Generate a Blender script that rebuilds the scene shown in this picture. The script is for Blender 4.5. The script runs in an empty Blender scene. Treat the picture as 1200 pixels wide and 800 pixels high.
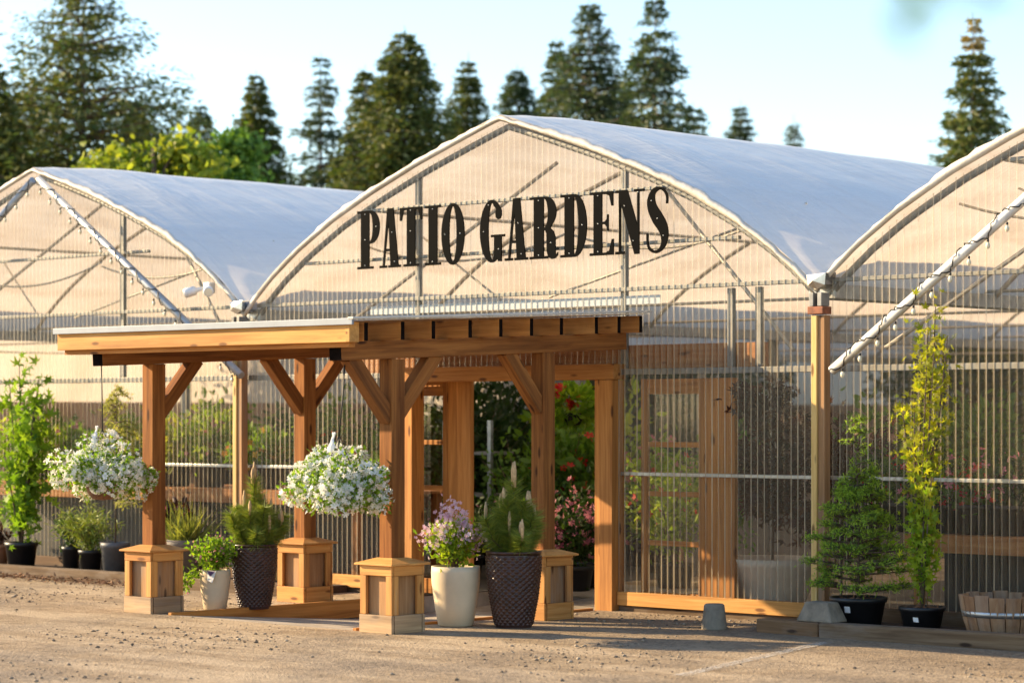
import bpy, math, random
import numpy as np
from mathutils import Vector, Matrix
random.seed(7); rng = np.random.default_rng(7)
S = bpy.context.scene
COL = S.collection
R = math.radians
PI = math.pi

# ------------------------------------------------------------------ camera geometry
F = 2960.0; YH = 489.0; TH = R(47)
ax = (-math.cos(TH), math.sin(TH)); rx = (ax[1], -ax[0]); CAM = (14.21, -16.44, 1.65)
def at(px, py, Y=0.0):
    u = (px-600)/F; v = (YH-py)/F
    dx = ax[0]+u*rx[0]; dy = ax[1]+u*rx[1]; d = (Y-CAM[1])/dy
    return Vector((CAM[0]+d*dx, Y, CAM[2]+d*v))
def along(px, py, d):
    u = (px-600)/F; v = (YH-py)/F
    return Vector((CAM[0]+d*(ax[0]+u*rx[0]), CAM[1]+d*(ax[1]+u*rx[1]), CAM[2]+d*v))

# ------------------------------------------------------------------ node helpers
def new_mat(name):
    m = bpy.data.materials.new(name); m.use_nodes = True
    nt = m.node_tree; nt.nodes.clear()
    out = nt.nodes.new('ShaderNodeOutputMaterial')
    return m, nt, out
class N:
    def __init__(s, nt): s.nt = nt
    def __call__(s, typ, ins=None, **kw):
        n = s.nt.nodes.new(typ)
        for k, v in kw.items(): setattr(n, k, v)
        for k, v in (ins or {}).items():
            if isinstance(v, bpy.types.NodeSocket): s.nt.links.new(v, n.inputs[k])
            else: n.inputs[k].default_value = v
        return n
    def ramp(s, fac, stops, interp='LINEAR'):
        n = s.nt.nodes.new('ShaderNodeValToRGB'); n.color_ramp.interpolation = interp
        e = n.color_ramp.elements
        while len(e) < len(stops): e.new(0.5)
        for el, (p, c) in zip(e, stops):
            el.position = p; el.color = (c[0], c[1], c[2], 1) if not np.isscalar(c) else (c, c, c, 1)
        s.nt.links.new(fac, n.inputs[0]); return n.outputs[0]
    def mixc(s, fac, a, b, mode='MIX'):
        n = s.nt.nodes.new('ShaderNodeMix'); n.data_type = 'RGBA'; n.blend_type = mode
        for i, v in ((0, fac), (6, a), (7, b)):
            if isinstance(v, bpy.types.NodeSocket): s.nt.links.new(v, n.inputs[i])
            else: n.inputs[i].default_value = v if i == 0 else (v[0], v[1], v[2], 1)
        return n.outputs[2]
    def math(s, op, a, b=0.0, c=0.0):
        n = s.nt.nodes.new('ShaderNodeMath'); n.operation = op
        for i, v in enumerate((a, b, c)):
            if isinstance(v, bpy.types.NodeSocket): s.nt.links.new(v, n.inputs[i])
            else: n.inputs[i].default_value = v
        return n.outputs[0]
    def noise(s, vec, scale, detail=4, rough=.55, dist=0.0):
        return s('ShaderNodeTexNoise', {'Vector': vec, 'Scale': scale, 'Detail': detail, 'Roughness': rough, 'Distortion': dist}).outputs[0]
    def mapping(s, vec, sc=(1, 1, 1), rot=(0, 0, 0)):
        return s('ShaderNodeMapping', {'Vector': vec, 'Scale': sc, 'Rotation': rot}).outputs[0]
    def bump(s, h, strength=.3, dist=.01):
        return s('ShaderNodeBump', {'Height': h, 'Strength': strength, 'Distance': dist}).outputs[0]

def mat_wood(name, c_dark, c_mid, c_light, rough=.7, weather=0.0, knots=True, bumpy=.25):
    m, nt, out = new_mat(name); n = N(nt)
    g = n('ShaderNodeAttribute', attribute_name='grain').outputs['Vector']
    gm = n.mapping(g, (1.2, 22, 22))
    f1 = n.noise(gm, 1.0, 6, .6, .6)
    f2 = n.noise(n.mapping(g, (3, 120, 120)), 1.0, 3, .6)
    f3 = n.noise(n.mapping(g, (.35, 1.7, 1.7)), 1.0, 2, .5)
    f = n.math('ADD', n.math('MULTIPLY', f1, .75), n.math('MULTIPLY', f2, .25))
    c = n.ramp(f, [(.32, c_dark), (.5, c_mid), (.68, c_light)])
    tint = n.ramp(f3, [(.3, (.72, .66, .6)), (.5, (1, 1, 1)), (.72, (1.18, 1.12, 1.0))])
    c = n.mixc(1.0, c, tint, 'MULTIPLY')
    h = f
    if knots:
        vo = n('ShaderNodeTexVoronoi', {'Vector': n.mapping(g, (2.6, 9, 9)), 'Scale': 1.0, 'Randomness': 1.0})
        k = n.ramp(vo.outputs['Distance'], [(.0, 1.0), (.10, .9), (.17, 0.0)])
        c = n.mixc(k, c, (c_dark[0]*.38, c_dark[1]*.32, c_dark[2]*.3))
    if weather > 0:
        w = n.noise(n.mapping(g, (1.4, 5, 5)), 1.0, 5, .65)
        w = n.ramp(w, [(.62-.42*weather, 0.0), (.95-.35*weather, 1.0)])
        wc = n.mixc(f2, (.16, .125, .095), (.36, .30, .245))
        c = n.mixc(w, c, wc)
    b = n('ShaderNodeBsdfPrincipled', {'Base Color': c, 'Roughness': rough, 'Normal': n.bump(h, bumpy, .004)})
    b.inputs['Specular IOR Level'].default_value = .3
    nt.links.new(b.outputs[0], out.inputs[0]); return m

def mat_plain(name, col, rough=.6, metal=0.0, var=.12, scale=6, bump=0.0, bscale=60, spec=.5, stains=None):
    m, nt, out = new_mat(name); n = N(nt)
    tc = n('ShaderNodeTexCoord').outputs['Object']
    f = n.noise(tc, scale, 6, .62)
    lo = tuple(c*(1-var*2) for c in col); hi = tuple(min(1, c*(1+var*1.6)) for c in col)
    c = n.ramp(f, [(.25, lo), (.5, col), (.75, hi)])
    if stains:
        s_ = n.noise(n.mapping(tc, (1, 1, .3)), scale*.6, 5, .7)
        c = n.mixc(n.ramp(s_, [(.52, 0.0), (.72, .75)]), c, stains)
    b = n('ShaderNodeBsdfPrincipled', {'Base Color': c, 'Roughness': rough, 'Metallic': metal})
    b.inputs['Specular IOR Level'].default_value = spec
    if bump: nt.links.new(n.bump(n.noise(tc, bscale, 5, .6), bump, .01), b.inputs['Normal'])
    nt.links.new(b.outputs[0], out.inputs[0]); return m

def mat_leaf(name, cols, transl=.35, rough=.55, spec=.35):
    tm = (1.05, 1.05, 1.0) if name.startswith('petal') else (1.5, 1.5, .7)
    m, nt, out = new_mat(name); n = N(nt)
    ri = n('ShaderNodeNewGeometry').outputs['Random Per Island']
    k = len(cols)
    c = n.ramp(ri, [((i+.0)/max(1, k-1), cc) for i, cc in enumerate(cols)])
    b = n('ShaderNodeBsdfPrincipled', {'Base Color': c, 'Roughness': rough})
    b.inputs['Specular IOR Level'].default_value = spec
    tcol = n.mixc(1.0, c, tm, 'MULTIPLY')
    t = n('ShaderNodeBsdfTranslucent', {'Color': tcol})
    mx = n('ShaderNodeMixShader', {0: transl, 1: b.outputs[0], 2: t.outputs[0]})
    nt.links.new(mx.outputs[0], out.inputs[0]); return m

# ------------------------------------------------------------------ materials
M = {}
M['cedar'] = mat_wood('cedar', (.28, .108, .025), (.45, .19, .045), (.59, .28, .078))
M['cedar_fresh'] = mat_wood('cedar_fresh', (.42, .19, .05), (.58, .285, .075), (.70, .39, .13))
M['rough_cedar'] = mat_wood('rough_cedar', (.13, .047, .012), (.27, .102, .025), (.42, .18, .047), rough=.85, bumpy=.7)
M['pedestal'] = mat_wood('pedestal', (.40, .17, .048), (.57, .27, .075), (.69, .38, .13), weather=.12)
M['pedestal_panel'] = mat_wood('pedestal_panel', (.26, .135, .055), (.37, .20, .09), (.47, .28, .14), weather=.28)
M['plinth_grey'] = mat_wood('plinth_grey', (.28, .18, .10), (.42, .28, .16), (.54, .38, .23), weather=.42)
M['old_timber'] = mat_wood('old_timber', (.07, .042, .025), (.13, .085, .05), (.20, .14, .09), weather=.3, rough=.9, bumpy=.6)
M['bench_dark'] = mat_wood('bench_dark', (.09, .05, .025), (.16, .09, .045), (.22, .13, .07), weather=.2)
M['barrel'] = mat_wood('barrel', (.18, .09, .045), (.30, .17, .09), (.40, .26, .15), weather=.35, rough=.85)
M['post_yellow'] = mat_wood('post_yellow', (.50, .32, .10), (.62, .42, .16), (.72, .53, .25))
M['bench_wood'] = mat_wood('bench_wood', (.30, .12, .045), (.42, .18, .065), (.52, .26, .10))
M['galv'] = mat_plain('galvanised', (.42, .43, .43), .42, .85, .2, 14)
M['galv_pale'] = mat_plain('galvanised_pale', (.50, .46, .40), .5, .2, .15, 10)
M['galv_dull'] = mat_plain('galvanised_dull', (.26, .255, .24), .55, .4, .2, 10)
M['bright_metal'] = mat_plain('bright_metal', (.50, .50, .50), .25, 1.0, .1, 9, .15, 14)
M['iron'] = mat_plain('black_iron', (.02, .02, .022), .5, .3, .2)
M['rust'] = mat_plain('rust', (.25, .09, .045), .7, .2, .3, 20)
M['letter'] = mat_plain('letter_black', (.004, .004, .004), .55, 0, .1, 5, spec=.015)
M['end_dark'] = mat_plain('sealed_end_grain', (.010, .007, .006), 1.0, 0, .3, 20, spec=0.0)
M['cream_pot'] = mat_plain('cream_pot', (.66, .53, .36), .6, 0, .06, 5, .05, 90, stains=(.66, .52, .36))
M['brown_pot'] = mat_plain('brown_pot', (.050, .021, .016), .36, 0, .3, 10, spec=.5)
M['black_plastic'] = mat_plain('black_plastic', (.014, .014, .016), .42, 0, .3, 8)
M['grey_plastic'] = mat_plain('grey_plastic', (.10, .105, .115), .5, 0, .2, 8)
M['terracotta'] = mat_plain('terracotta', (.38, .17, .09), .75, 0, .2, 8)
M['concrete'] = mat_plain('concrete', (.23, .19, .14), .9, 0, .25, 9, .5, 70, stains=(.16, .14, .11))
M['concrete_dark'] = mat_plain('concrete_dark', (.17, .15, .13), .9, 0, .25, 6, .4, 60, stains=(.10, .07, .05))
M['soil'] = mat_plain('soil', (.05, .03, .02), .95, 0, .4, 40, .8, 60)
M['bark'] = mat_plain('bark', (.12, .085, .06), .9, 0, .35, 12, .6, 40)
M['twig'] = mat_plain('twig', (.16, .11, .07), .85, 0, .3, 30)
M['tag'] = mat_plain('white_tag', (.78, .78, .78), .5, 0, .03)
M['tag_purple'] = mat_plain('purple_print', (.12, .06, .16), .5, 0, .3, 50)
M['wicker'] = mat_plain('wicker', (.17, .08, .04), .8, 0, .5, 60, .8, 90)
M['wire'] = mat_plain('dark_wire', (.03, .03, .03), .5, .5, .1)
M['white_pvc'] = mat_plain('white_enamel', (.74, .75, .76), .4, 0, .06, 10)
M['grey_pipe'] = mat_plain('grey_pipe', (.40, .42, .44), .45, .4, .1, 10)
M['grey_barn'] = mat_plain('white_stoneware', (.60, .52, .42), .6, 0, .1, 6)
M['bulb'] = mat_plain('bulb_glass', (.86, .78, .58), .15, 0, .05)

M['pebble'] = mat_leaf('pebble', [(.08, .065, .05), (.30, .235, .17), (.16, .125, .095), (.40, .33, .25), (.24, .185, .135)], 0.0, .85)
M['mulch'] = mat_leaf('mulch', [(.16, .07, .035), (.28, .14, .07), (.10, .05, .03), (.34, .20, .11)], 0.0, .9)
M['leaf_mid'] = mat_leaf('leaf_mid', [(0.047, 0.111, 0.017), (0.095, 0.195, 0.024), (0.149, 0.260, 0.033), (0.068, 0.143, 0.020)])
M['leaf_bright'] = mat_leaf('leaf_bright', [(0.108, 0.208, 0.017), (0.176, 0.312, 0.022), (0.270, 0.390, 0.033), (0.081, 0.169, 0.015)], .45)
M['leaf_yellow'] = mat_leaf('leaf_yellow', [(.25, .28, .02), (.38, .38, .03), (.17, .23, .02), (.46, .42, .045)], .5)
M['leaf_lime'] = mat_leaf('leaf_lime', [(0.162, 0.286, 0.017), (0.270, 0.390, 0.022), (0.365, 0.429, 0.033), (0.121, 0.221, 0.017)], .45)
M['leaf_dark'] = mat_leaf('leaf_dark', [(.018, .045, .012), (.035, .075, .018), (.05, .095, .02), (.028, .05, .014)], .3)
M['leaf_purple'] = mat_leaf('leaf_purple', [(.045, .018, .018), (.08, .03, .025), (.03, .02, .014), (.11, .045, .03)], .35)
M['needle'] = mat_leaf('needle', [(.11, .18, .025), (.20, .27, .04), (.34, .36, .06), (.08, .14, .024)], .25)
M['fir'] = mat_leaf('fir_needles', [(.10, .18, .03), (.17, .28, .04), (.28, .36, .05), (.07, .13, .025)], .35)
M['fir_tip'] = mat_leaf('fir_tip', [(.28, .46, .05), (.38, .52, .06), (.20, .36, .04)], .45)
M['larch'] = mat_leaf('larch', [(.32, .34, .07), (.42, .40, .10), (.24, .28, .06)], .4)
M['candle'] = mat_plain('candle', (.55, .38, .20), .8, 0, .2, 40)
M['conifer_a'] = mat_leaf('conifer_olive', [(.04, .075, .026), (.08, .12, .03), (.17, .17, .04), (.055, .09, .028)], .25)
M['conifer_b'] = mat_leaf('conifer_blue', [(.036, .07, .038), (.06, .10, .045), (.11, .13, .05), (.045, .08, .04)], .25)
M['crown_green'] = mat_leaf('crown_green', [(.13, .20, .02), (.22, .27, .025), (.30, .31, .03), (.10, .16, .02)], .45)
M['conifer_gold'] = mat_leaf('conifer_gold', [(.26, .19, .06), (.34, .26, .09), (.20, .16, .05)], .3)
M['petal_white'] = mat_leaf('petal_white', [(.84, .83, .79), (.88, .87, .84), (.80, .79, .73)], .3)
M['petal_lilac'] = mat_leaf('petal_lilac', [(.74, .44, .60), (.80, .62, .72), (.62, .38, .54), (.84, .72, .78)], .35)
M['petal_pink'] = mat_leaf('petal_pink', [(.60, .18, .26), (.70, .28, .34), (.50, .10, .18)], .35)
M['petal_red'] = mat_leaf('petal_red', [(.55, .012, .015), (.68, .03, .02), (.42, .01, .015)], .3)
M['petal_orange'] = mat_leaf('petal_orange', [(.75, .20, .03), (.80, .34, .05), (.7, .45, .06)], .3)
M['grass_blade'] = mat_leaf('grass_blade', [(.16, .20, .04), (.26, .27, .07), (.10, .14, .03)], .4)

def mat_sheet():
    m, nt, out = new_mat('corrugated_polycarbonate'); n = N(nt)
    tc = n('ShaderNodeTexCoord').outputs['Object']
    tr = n('ShaderNodeBsdfTransparent', {'Color': (.985, .975, .955, 1)})
    dirt = n.noise(n.mapping(tc, (9, 1, .5)), 1.0, 5, .65)
    low = n.noise(n.mapping(tc, (1, 1, 1)), 1.6, 4, .6)
    df = n('ShaderNodeBsdfDiffuse', {'Color': (.92, .78, .56, 1)})
    tl = n('ShaderNodeBsdfTranslucent', {'Color': (.92, .78, .56, 1)})
    m1 = n('ShaderNodeMixShader', {0: .5, 1: df.outputs[0], 2: tl.outputs[0]})
    sx = n('ShaderNodeSeparateXYZ', {0: tc}).outputs[0]
    wav = n.math('COSINE', n.math('MULTIPLY', sx, 2*PI/.0676))
    vary = n.noise(n.mapping(tc, (9.5, 0, .22)), 1.0, 3, .6)
    rib = n.ramp(n.math('MULTIPLY', wav, 1.0), [(.72, 0.0), (.99, 1.0)])
    rib = n.math('MULTIPLY', rib, n.ramp(vary, [(.30, .04), (.66, .62)]))
    fac = n.math('MULTIPLY_ADD', dirt, .06, n.math('MULTIPLY_ADD', low, .05, .0))
    fac = n.math('ADD', fac, rib)
    m2 = n('ShaderNodeMixShader', {0: fac, 1: tr.outputs[0], 2: m1.outputs[0]})
    gl = n('ShaderNodeBsdfGlossy', {'Color': (1, 1, 1, 1), 'Roughness': .16})
    fr = n('ShaderNodeFresnel', {'IOR': 1.36})
    m3 = n('ShaderNodeMixShader', {0: n.math('MULTIPLY', fr.outputs[0], .9), 1: m2.outputs[0], 2: gl.outputs[0]})
    nt.links.new(m3.outputs[0], out.inputs[0]); return m
M['sheet'] = mat_sheet()
def mat_glass():
    m, nt, out = new_mat('window_glass'); n = N(nt)
    tr = n('ShaderNodeBsdfTransparent', {'Color': (.93, .95, .93, 1)})
    gl = n('ShaderNodeBsdfGlossy', {'Color': (1, 1, 1, 1), 'Roughness': .05})
    fr = n('ShaderNodeFresnel', {'IOR': 1.5})
    m3 = n('ShaderNodeMixShader', {0: fr.outputs[0], 1: tr.outputs[0], 2: gl.outputs[0]})
    nt.links.new(m3.outputs[0], out.inputs[0]); return m
M['glass'] = mat_glass()
def mat_film(name='roof_film', grime=True):
    m, nt, out = new_mat(name); n = N(nt)
    tc = n('ShaderNodeTexCoord').outputs['Object']
    w1 = n.noise(n.mapping(tc, (.55, 2.6, .55)), 1.0, 4, .55, .5)
    w2 = n.noise(n.mapping(tc, (6, 1.2, 6)), 1.0, 5, .65)
    g = n.ramp(n.noise(n.mapping(tc, (1.2, .6, 1.5)), 1.3, 6, .7), [(.55, 0.0), (.8, .4 if grime else .0)])
    c = n.mixc(g, (.96, .97, .93), (.66, .63, .57))
    b = n('ShaderNodeBsdfPrincipled', {'Base Color': c, 'Roughness': .24, 'Normal': n.bump(n.math('ADD', w1, n.math('MULTIPLY', w2, .25)), .42, .14)})
    b.inputs['Specular IOR Level'].default_value = 1.0
    st = n.ramp(n.noise(n.mapping(tc, (3.5, .8, .8)), 1.0, 6, .65, .4), [(.32, (.80, .66, .53)), (.55, (.98, .86, .74)), (.75, (1.0, .93, .84))])
    t = n('ShaderNodeBsdfTranslucent', {'Color': st})
    mx = n('ShaderNodeMixShader', {0: .30, 1: b.outputs[0], 2: t.outputs[0]})
    nt.links.new(mx.outputs[0], out.inputs[0]); return m
M['film'] = mat_film()
def mat_roofsheet():
    m, nt, out = new_mat('clear_roof_sheet'); n = N(nt)
    tr = n('ShaderNodeBsdfTransparent', {'Color': (.92, .90, .86, 1)})
    df = n('ShaderNodeBsdfDiffuse', {'Color': (.78, .76, .72, 1)}); tl = n('ShaderNodeBsdfTranslucent', {'Color': (.80, .74, .64, 1)})
    m1 = n('ShaderNodeMixShader', {0: .5, 1: df.outputs[0], 2: tl.outputs[0]})
    m2 = n('ShaderNodeMixShader', {0: .2, 1: tr.outputs[0], 2: m1.outputs[0]})
    gl = n('ShaderNodeBsdfGlossy', {'Roughness': .2}); fr = n('ShaderNodeFresnel', {'IOR': 1.22})
    m3 = n('ShaderNodeMixShader', {0: fr.outputs[0], 1: m2.outputs[0], 2: gl.outputs[0]})
    nt.links.new(m3.outputs[0], out.inputs[0]); return m
M['inner_wall'] = mat_plain('inner_wall', (.62, .42, .31), .85, 0, .15, 2)
M['film_edge'] = mat_plain('film_edge', (.62, .57, .49), .45, 0, .08, 9, .5, 22)
M['pale_panel'] = mat_plain('pale_panel', (.62, .68, .73), .5, 0, .05, 4)
M['roof_sheet'] = mat_roofsheet()
M['roof_panel'] = mat_plain('roof_panel', (.26, .29, .33), .55, .1, .08, 5)

def mat_ground():
    m, nt, out = new_mat('gravel'); n = N(nt)
    tc = n('ShaderNodeTexCoord').outputs['Object']
    big = n.noise(tc, .55, 6, .68)
    tracks = n.noise(n.mapping(tc, (.5, 2.2, 1), (0, 0, R(-25))), 1.0, 5, .6)
    mid = n.noise(tc, 5, 6, .7)
    fine = n.noise(tc, 60, 4, .7)
    vo = n('ShaderNodeTexVoronoi', {'Vector': tc, 'Scale': 45.0}).outputs
    c = n.ramp(mid, [(.3, (.21, .150, .090)), (.5, (.36, .268, .172)), (.72, (.48, .37, .25))])
    c = n.mixc(n.ramp(tracks, [(.44, 0.0), (.56, .9)]), c, (.51, .395, .268))
    c = n.mixc(n.ramp(big, [(.47, 0.0), (.62, .8)]), c, n.mixc(vo['Color'], (.13, .105, .08), (.34, .27, .20)))
    sc = n.ramp(vo['Color'], [(.0, .55), (.5, 1.0), (1.0, 1.35)])
    c = n.mixc(.55, c, sc, 'MULTIPLY')
    c = n.mixc(n.ramp(fine, [(.35, .5), (.5, 0.0)]), c, (.17, .13, .095))
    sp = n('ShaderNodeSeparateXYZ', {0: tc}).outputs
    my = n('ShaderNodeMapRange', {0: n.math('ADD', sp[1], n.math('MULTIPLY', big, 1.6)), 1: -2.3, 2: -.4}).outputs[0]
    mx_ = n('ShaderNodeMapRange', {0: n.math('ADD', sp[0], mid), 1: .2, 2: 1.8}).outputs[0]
    c = n.mixc(n.math('MULTIPLY', n.math('MULTIPLY', my, mx_), .75), c, n.mixc(vo['Color'], (.125, .09, .06), (.31, .235, .16)))  # darker gravel along the wall; its tone also paints in the shade there
    h = n.math('ADD', n.math('MULTIPLY', vo['Distance'], -.5), n.math('ADD', fine, n.math('MULTIPLY', mid, 1.2)))
    b = n('ShaderNodeBsdfPrincipled', {'Base Color': c, 'Roughness': .95, 'Normal': n.bump(h, .8, .02)})
    b.inputs['Specular IOR Level'].default_value = .2
    nt.links.new(b.outputs[0], out.inputs[0]); return m
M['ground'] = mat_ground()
def mat_line():
    m, nt, out = new_mat('worn_paint'); n = N(nt)
    tc = n('ShaderNodeTexCoord').outputs['Object']
    f = n.ramp(n.noise(tc, 22, 6, .75), [(.42, 0.0), (.60, .75)])
    tr = n('ShaderNodeBsdfTransparent')
    b = n('ShaderNodeBsdfDiffuse', {'Color': (.62, .58, .52, 1)})
    mx = n('ShaderNodeMixShader', {0: f, 1: tr.outputs[0], 2: b.outputs[0]})
    nt.links.new(mx.outputs[0], out.inputs[0]); return m
M['line'] = mat_line()

# ------------------------------------------------------------------ object helpers
def link(o, parent=None, mat=None):
    COL.objects.link(o)
    if parent is not None: o.parent = parent
    if mat is not None: o.data.materials.append(M[mat] if isinstance(mat, str) else mat)
    return o
def tag(o, label=None, cat=None, group=None, kind=None):
    if label: o['label'] = label
    if cat: o['category'] = cat
    if group: o['group'] = group
    if kind: o['kind'] = kind
    return o
def thing(name, label, cat, loc=(0, 0, 0), rz=0, group=None):
    o = bpy.data.objects.new(name, None); o.empty_display_size = .1
    COL.objects.link(o); o.location = loc; o.rotation_euler = (0, 0, rz)
    return tag(o, label, cat, group)
def dup(root, loc, rz=0, sc=1.0, label=None, group=None):
    r = root.copy(); COL.objects.link(r); r.location = loc; r.rotation_euler = (0, 0, rz)
    r.scale = (sc, sc, sc) if np.isscalar(sc) else sc
    if label: r['label'] = label
    if group: r['group'] = group
    for ch in list(root.children):
        c = ch.copy(); COL.objects.link(c); c.parent = r
        for g in list(ch.children):
            d = g.copy(); COL.objects.link(d); d.parent = c
    return r

class MB:
    def __init__(s): s.v = []; s.f = []; s.g = []; s.smooth = []
    def _add(s, vs, fs, gs=None, smooth=False):
        o = len(s.v); s.v += [tuple(p) for p in vs]
        s.g += [tuple(p) for p in (gs if gs is not None else vs)]
        s.f += [tuple(i+o for i in f) for f in fs]; s.smooth += [smooth]*len(fs)
    def bar(s, p0, p1, w, h, up=(0, 0, 1), cut0=0.0, cut1=0.0):
        """box from p0 to p1 (centre line), w sideways, h along up; grain runs along"""
        p0 = Vector(p0); p1 = Vector(p1); d = (p1-p0); L = d.length; d.normalize()
        up = Vector(up); side = d.cross(up)
        if side.length < 1e-4: side = d.cross(Vector((0, 1, 0)))
        side.normalize(); up = side.cross(d).normalized()
        off = Vector((random.uniform(0, 40), random.uniform(0, 40), random.uniform(0, 40)))
        vs = []; gs = []
        for t, P, cut in ((0, p0, -cut0), (L, p1, cut1)):
            for a, b in ((-1, -1), (1, -1), (1, 1), (-1, 1)):
                dl = cut*b*h/2
                vs.append(P+side*(a*w/2)+up*(b*h/2)+d*dl); gs.append(off+Vector((t+dl, a*w/2, b*h/2)))
        s._add(vs, [(3, 2, 1, 0), (4, 5, 6, 7), (0, 1, 5, 4), (1, 2, 6, 5), (2, 3, 7, 6), (3, 0, 4, 7)], gs)
    def box(s, x0, x1, y0, y1, z0, z1, axis='x'):
        if axis == 'x': s.bar((x0, (y0+y1)/2, (z0+z1)/2), (x1, (y0+y1)/2, (z0+z1)/2), y1-y0, z1-z0)
        elif axis == 'y': s.bar(((x0+x1)/2, y0, (z0+z1)/2), ((x0+x1)/2, y1, (z0+z1)/2), x1-x0, z1-z0)
        else: s.bar(((x0+x1)/2, (y0+y1)/2, z0), ((x0+x1)/2, (y0+y1)/2, z1), x1-x0, y1-y0, up=(0, 1, 0))
    def tube(s, pts, r, n=8, cap=True):
        pts = [Vector(p) for p in pts]; k = len(pts)
        rs = r if hasattr(r, '__len__') else [r]*k
        vs = []; L = 0; gs = []; prev = None; off = random.uniform(0, 30)
        for i, p in enumerate(pts):
            d = (pts[min(i+1, k-1)]-pts[max(i-1, 0)]).normalized()
            if prev is None:
                a = d.orthogonal().normalized()
            else:
                a = (prev-d*prev.dot(d))
                a = a.normalized() if a.length > 1e-6 else d.orthogonal().normalized()
            prev = a; b = d.cross(a)
            if i: L += (p-pts[i-1]).length
            for j in range(n):
                t = 2*PI*j/n; q = a*math.cos(t)+b*math.sin(t)
                vs.append(p+q*rs[i]); gs.append((L+off, math.cos(t)*rs[i], math.sin(t)*rs[i]))
        fs = []
        for i in range(k-1):
            for j in range(n):
                j2 = (j+1) % n; fs.append((i*n+j, i*n+j2, (i+1)*n+j2, (i+1)*n+j))
        s._add(vs, fs, gs, True)
        if cap:
            o = len(s.v)
            s.f.append(tuple(o-len(vs)+j for j in reversed(range(n)))); s.smooth.append(False)
            s.f.append(tuple(o-n+j for j in range(n))); s.smooth.append(False)
    def lathe(s, prof, n=32, c=(0, 0, 0), smooth=True):
        vs = []; fs = []
        for r, z in prof:
            for j in range(n):
                t = 2*PI*j/n; vs.append((c[0]+r*math.cos(t), c[1]+r*math.sin(t), c[2]+z))
        for i in range(len(prof)-1):
            for j in range(n):
                j2 = (j+1) % n; fs.append((i*n+j, i*n+j2, (i+1)*n+j2, (i+1)*n+j))
        s._add(vs, fs, None, smooth)
    def dark_ends(s, o, which):
        o.data.materials.append(M['end_dark'])
        for p in o.data.polygons:
            if p.index % 6 in which: p.material_index = 1
        return o
    def build(s, name, mat, parent=None, bevel=0.0, sharp=True):
        me = bpy.data.meshes.new(name); me.from_pydata(s.v, [], s.f)
        at_ = me.attributes.new('grain', 'FLOAT_VECTOR', 'POINT')
        at_.data.foreach_set('vector', np.array(s.g, dtype=np.float32).ravel())
        me.polygons.foreach_set('use_smooth', s.smooth)
        o = link(bpy.data.objects.new(name, me), parent, mat)
        if bevel:
            b = o.modifiers.new('b', 'BEVEL'); b.width = bevel; b.segments = 2; b.limit_method = 'ANGLE'
        return o

def mesh_np(name, V, Fs, mat, parent=None, smooth=False):
    """V (n,3); Fs list of (k,m) index arrays"""
    me = bpy.data.meshes.new(name)
    me.vertices.add(len(V)); me.vertices.foreach_set('co', np.ascontiguousarray(V, dtype=np.float32).ravel())
    lt = np.concatenate([np.full(len(f), f.shape[1]) for f in Fs]); idx = np.concatenate([f.ravel() for f in Fs])
    me.loops.add(len(idx)); me.loops.foreach_set('vertex_index', idx.astype(np.int32))
    me.polygons.add(len(lt)); st = np.concatenate([[0], np.cumsum(lt)[:-1]])
    me.polygons.foreach_set('loop_start', st.astype(np.int32)); me.polygons.foreach_set('loop_total', lt.astype(np.int32))
    if smooth: me.polygons.foreach_set('use_smooth', np.ones(len(lt), dtype=bool))
    me.update(calc_edges=True); me.validate()
    return link(bpy.data.objects.new(name, me), parent, mat)

def norm(a): return a/np.maximum(np.linalg.norm(a, axis=-1, keepdims=True), 1e-9)
def frames(d, nrm=None):
    d = norm(np.asarray(d, float))
    if nrm is None: nrm = rng.normal(size=d.shape)
    n = nrm-d*np.sum(nrm*d, 1, keepdims=True); n = norm(n)
    b = np.cross(n, d)
    return np.stack([d, b, n], axis=2)      # columns: x = along, y = side, z = normal
LEAF = (np.array([(0, 0, 0), (.35, .5, .06), (1, 0, -.08), (.35, -.5, .06)], float), [np.array([(0, 3, 2, 1)])])
LEAF2 = (np.array([(0, 0, 0), (.25, .42, .07), (.7, .34, .03), (1, 0, -.12), (.7, -.34, .03), (.25, -.42, .07)], float), [np.array([(0, 5, 4, 3), (0, 3, 2, 1)])])
_pv = [(0, 0, -.16)]; _pf = []
for _k in range(5):
    t = 2*PI*_k/5; u = t-.48; w = t+.48
    o = len(_pv); _pv += [(.62*math.cos(u), .62*math.sin(u), .04), (1.0*math.cos(t-.25), 1.0*math.sin(t-.25), .12), (1.0*math.cos(t+.25), 1.0*math.sin(t+.25), .12), (.62*math.cos(w), .62*math.sin(w), .04)]
    _pf += [(0, o, o+1, o+2), (0, o+2, o+3, 0)]
FLOWER = (np.array(_pv, float), [np.array([f for f in _pf if len(set(f)) == 4]), np.array([f[:3] for f in _pf if len(set(f)) == 3])])
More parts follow.
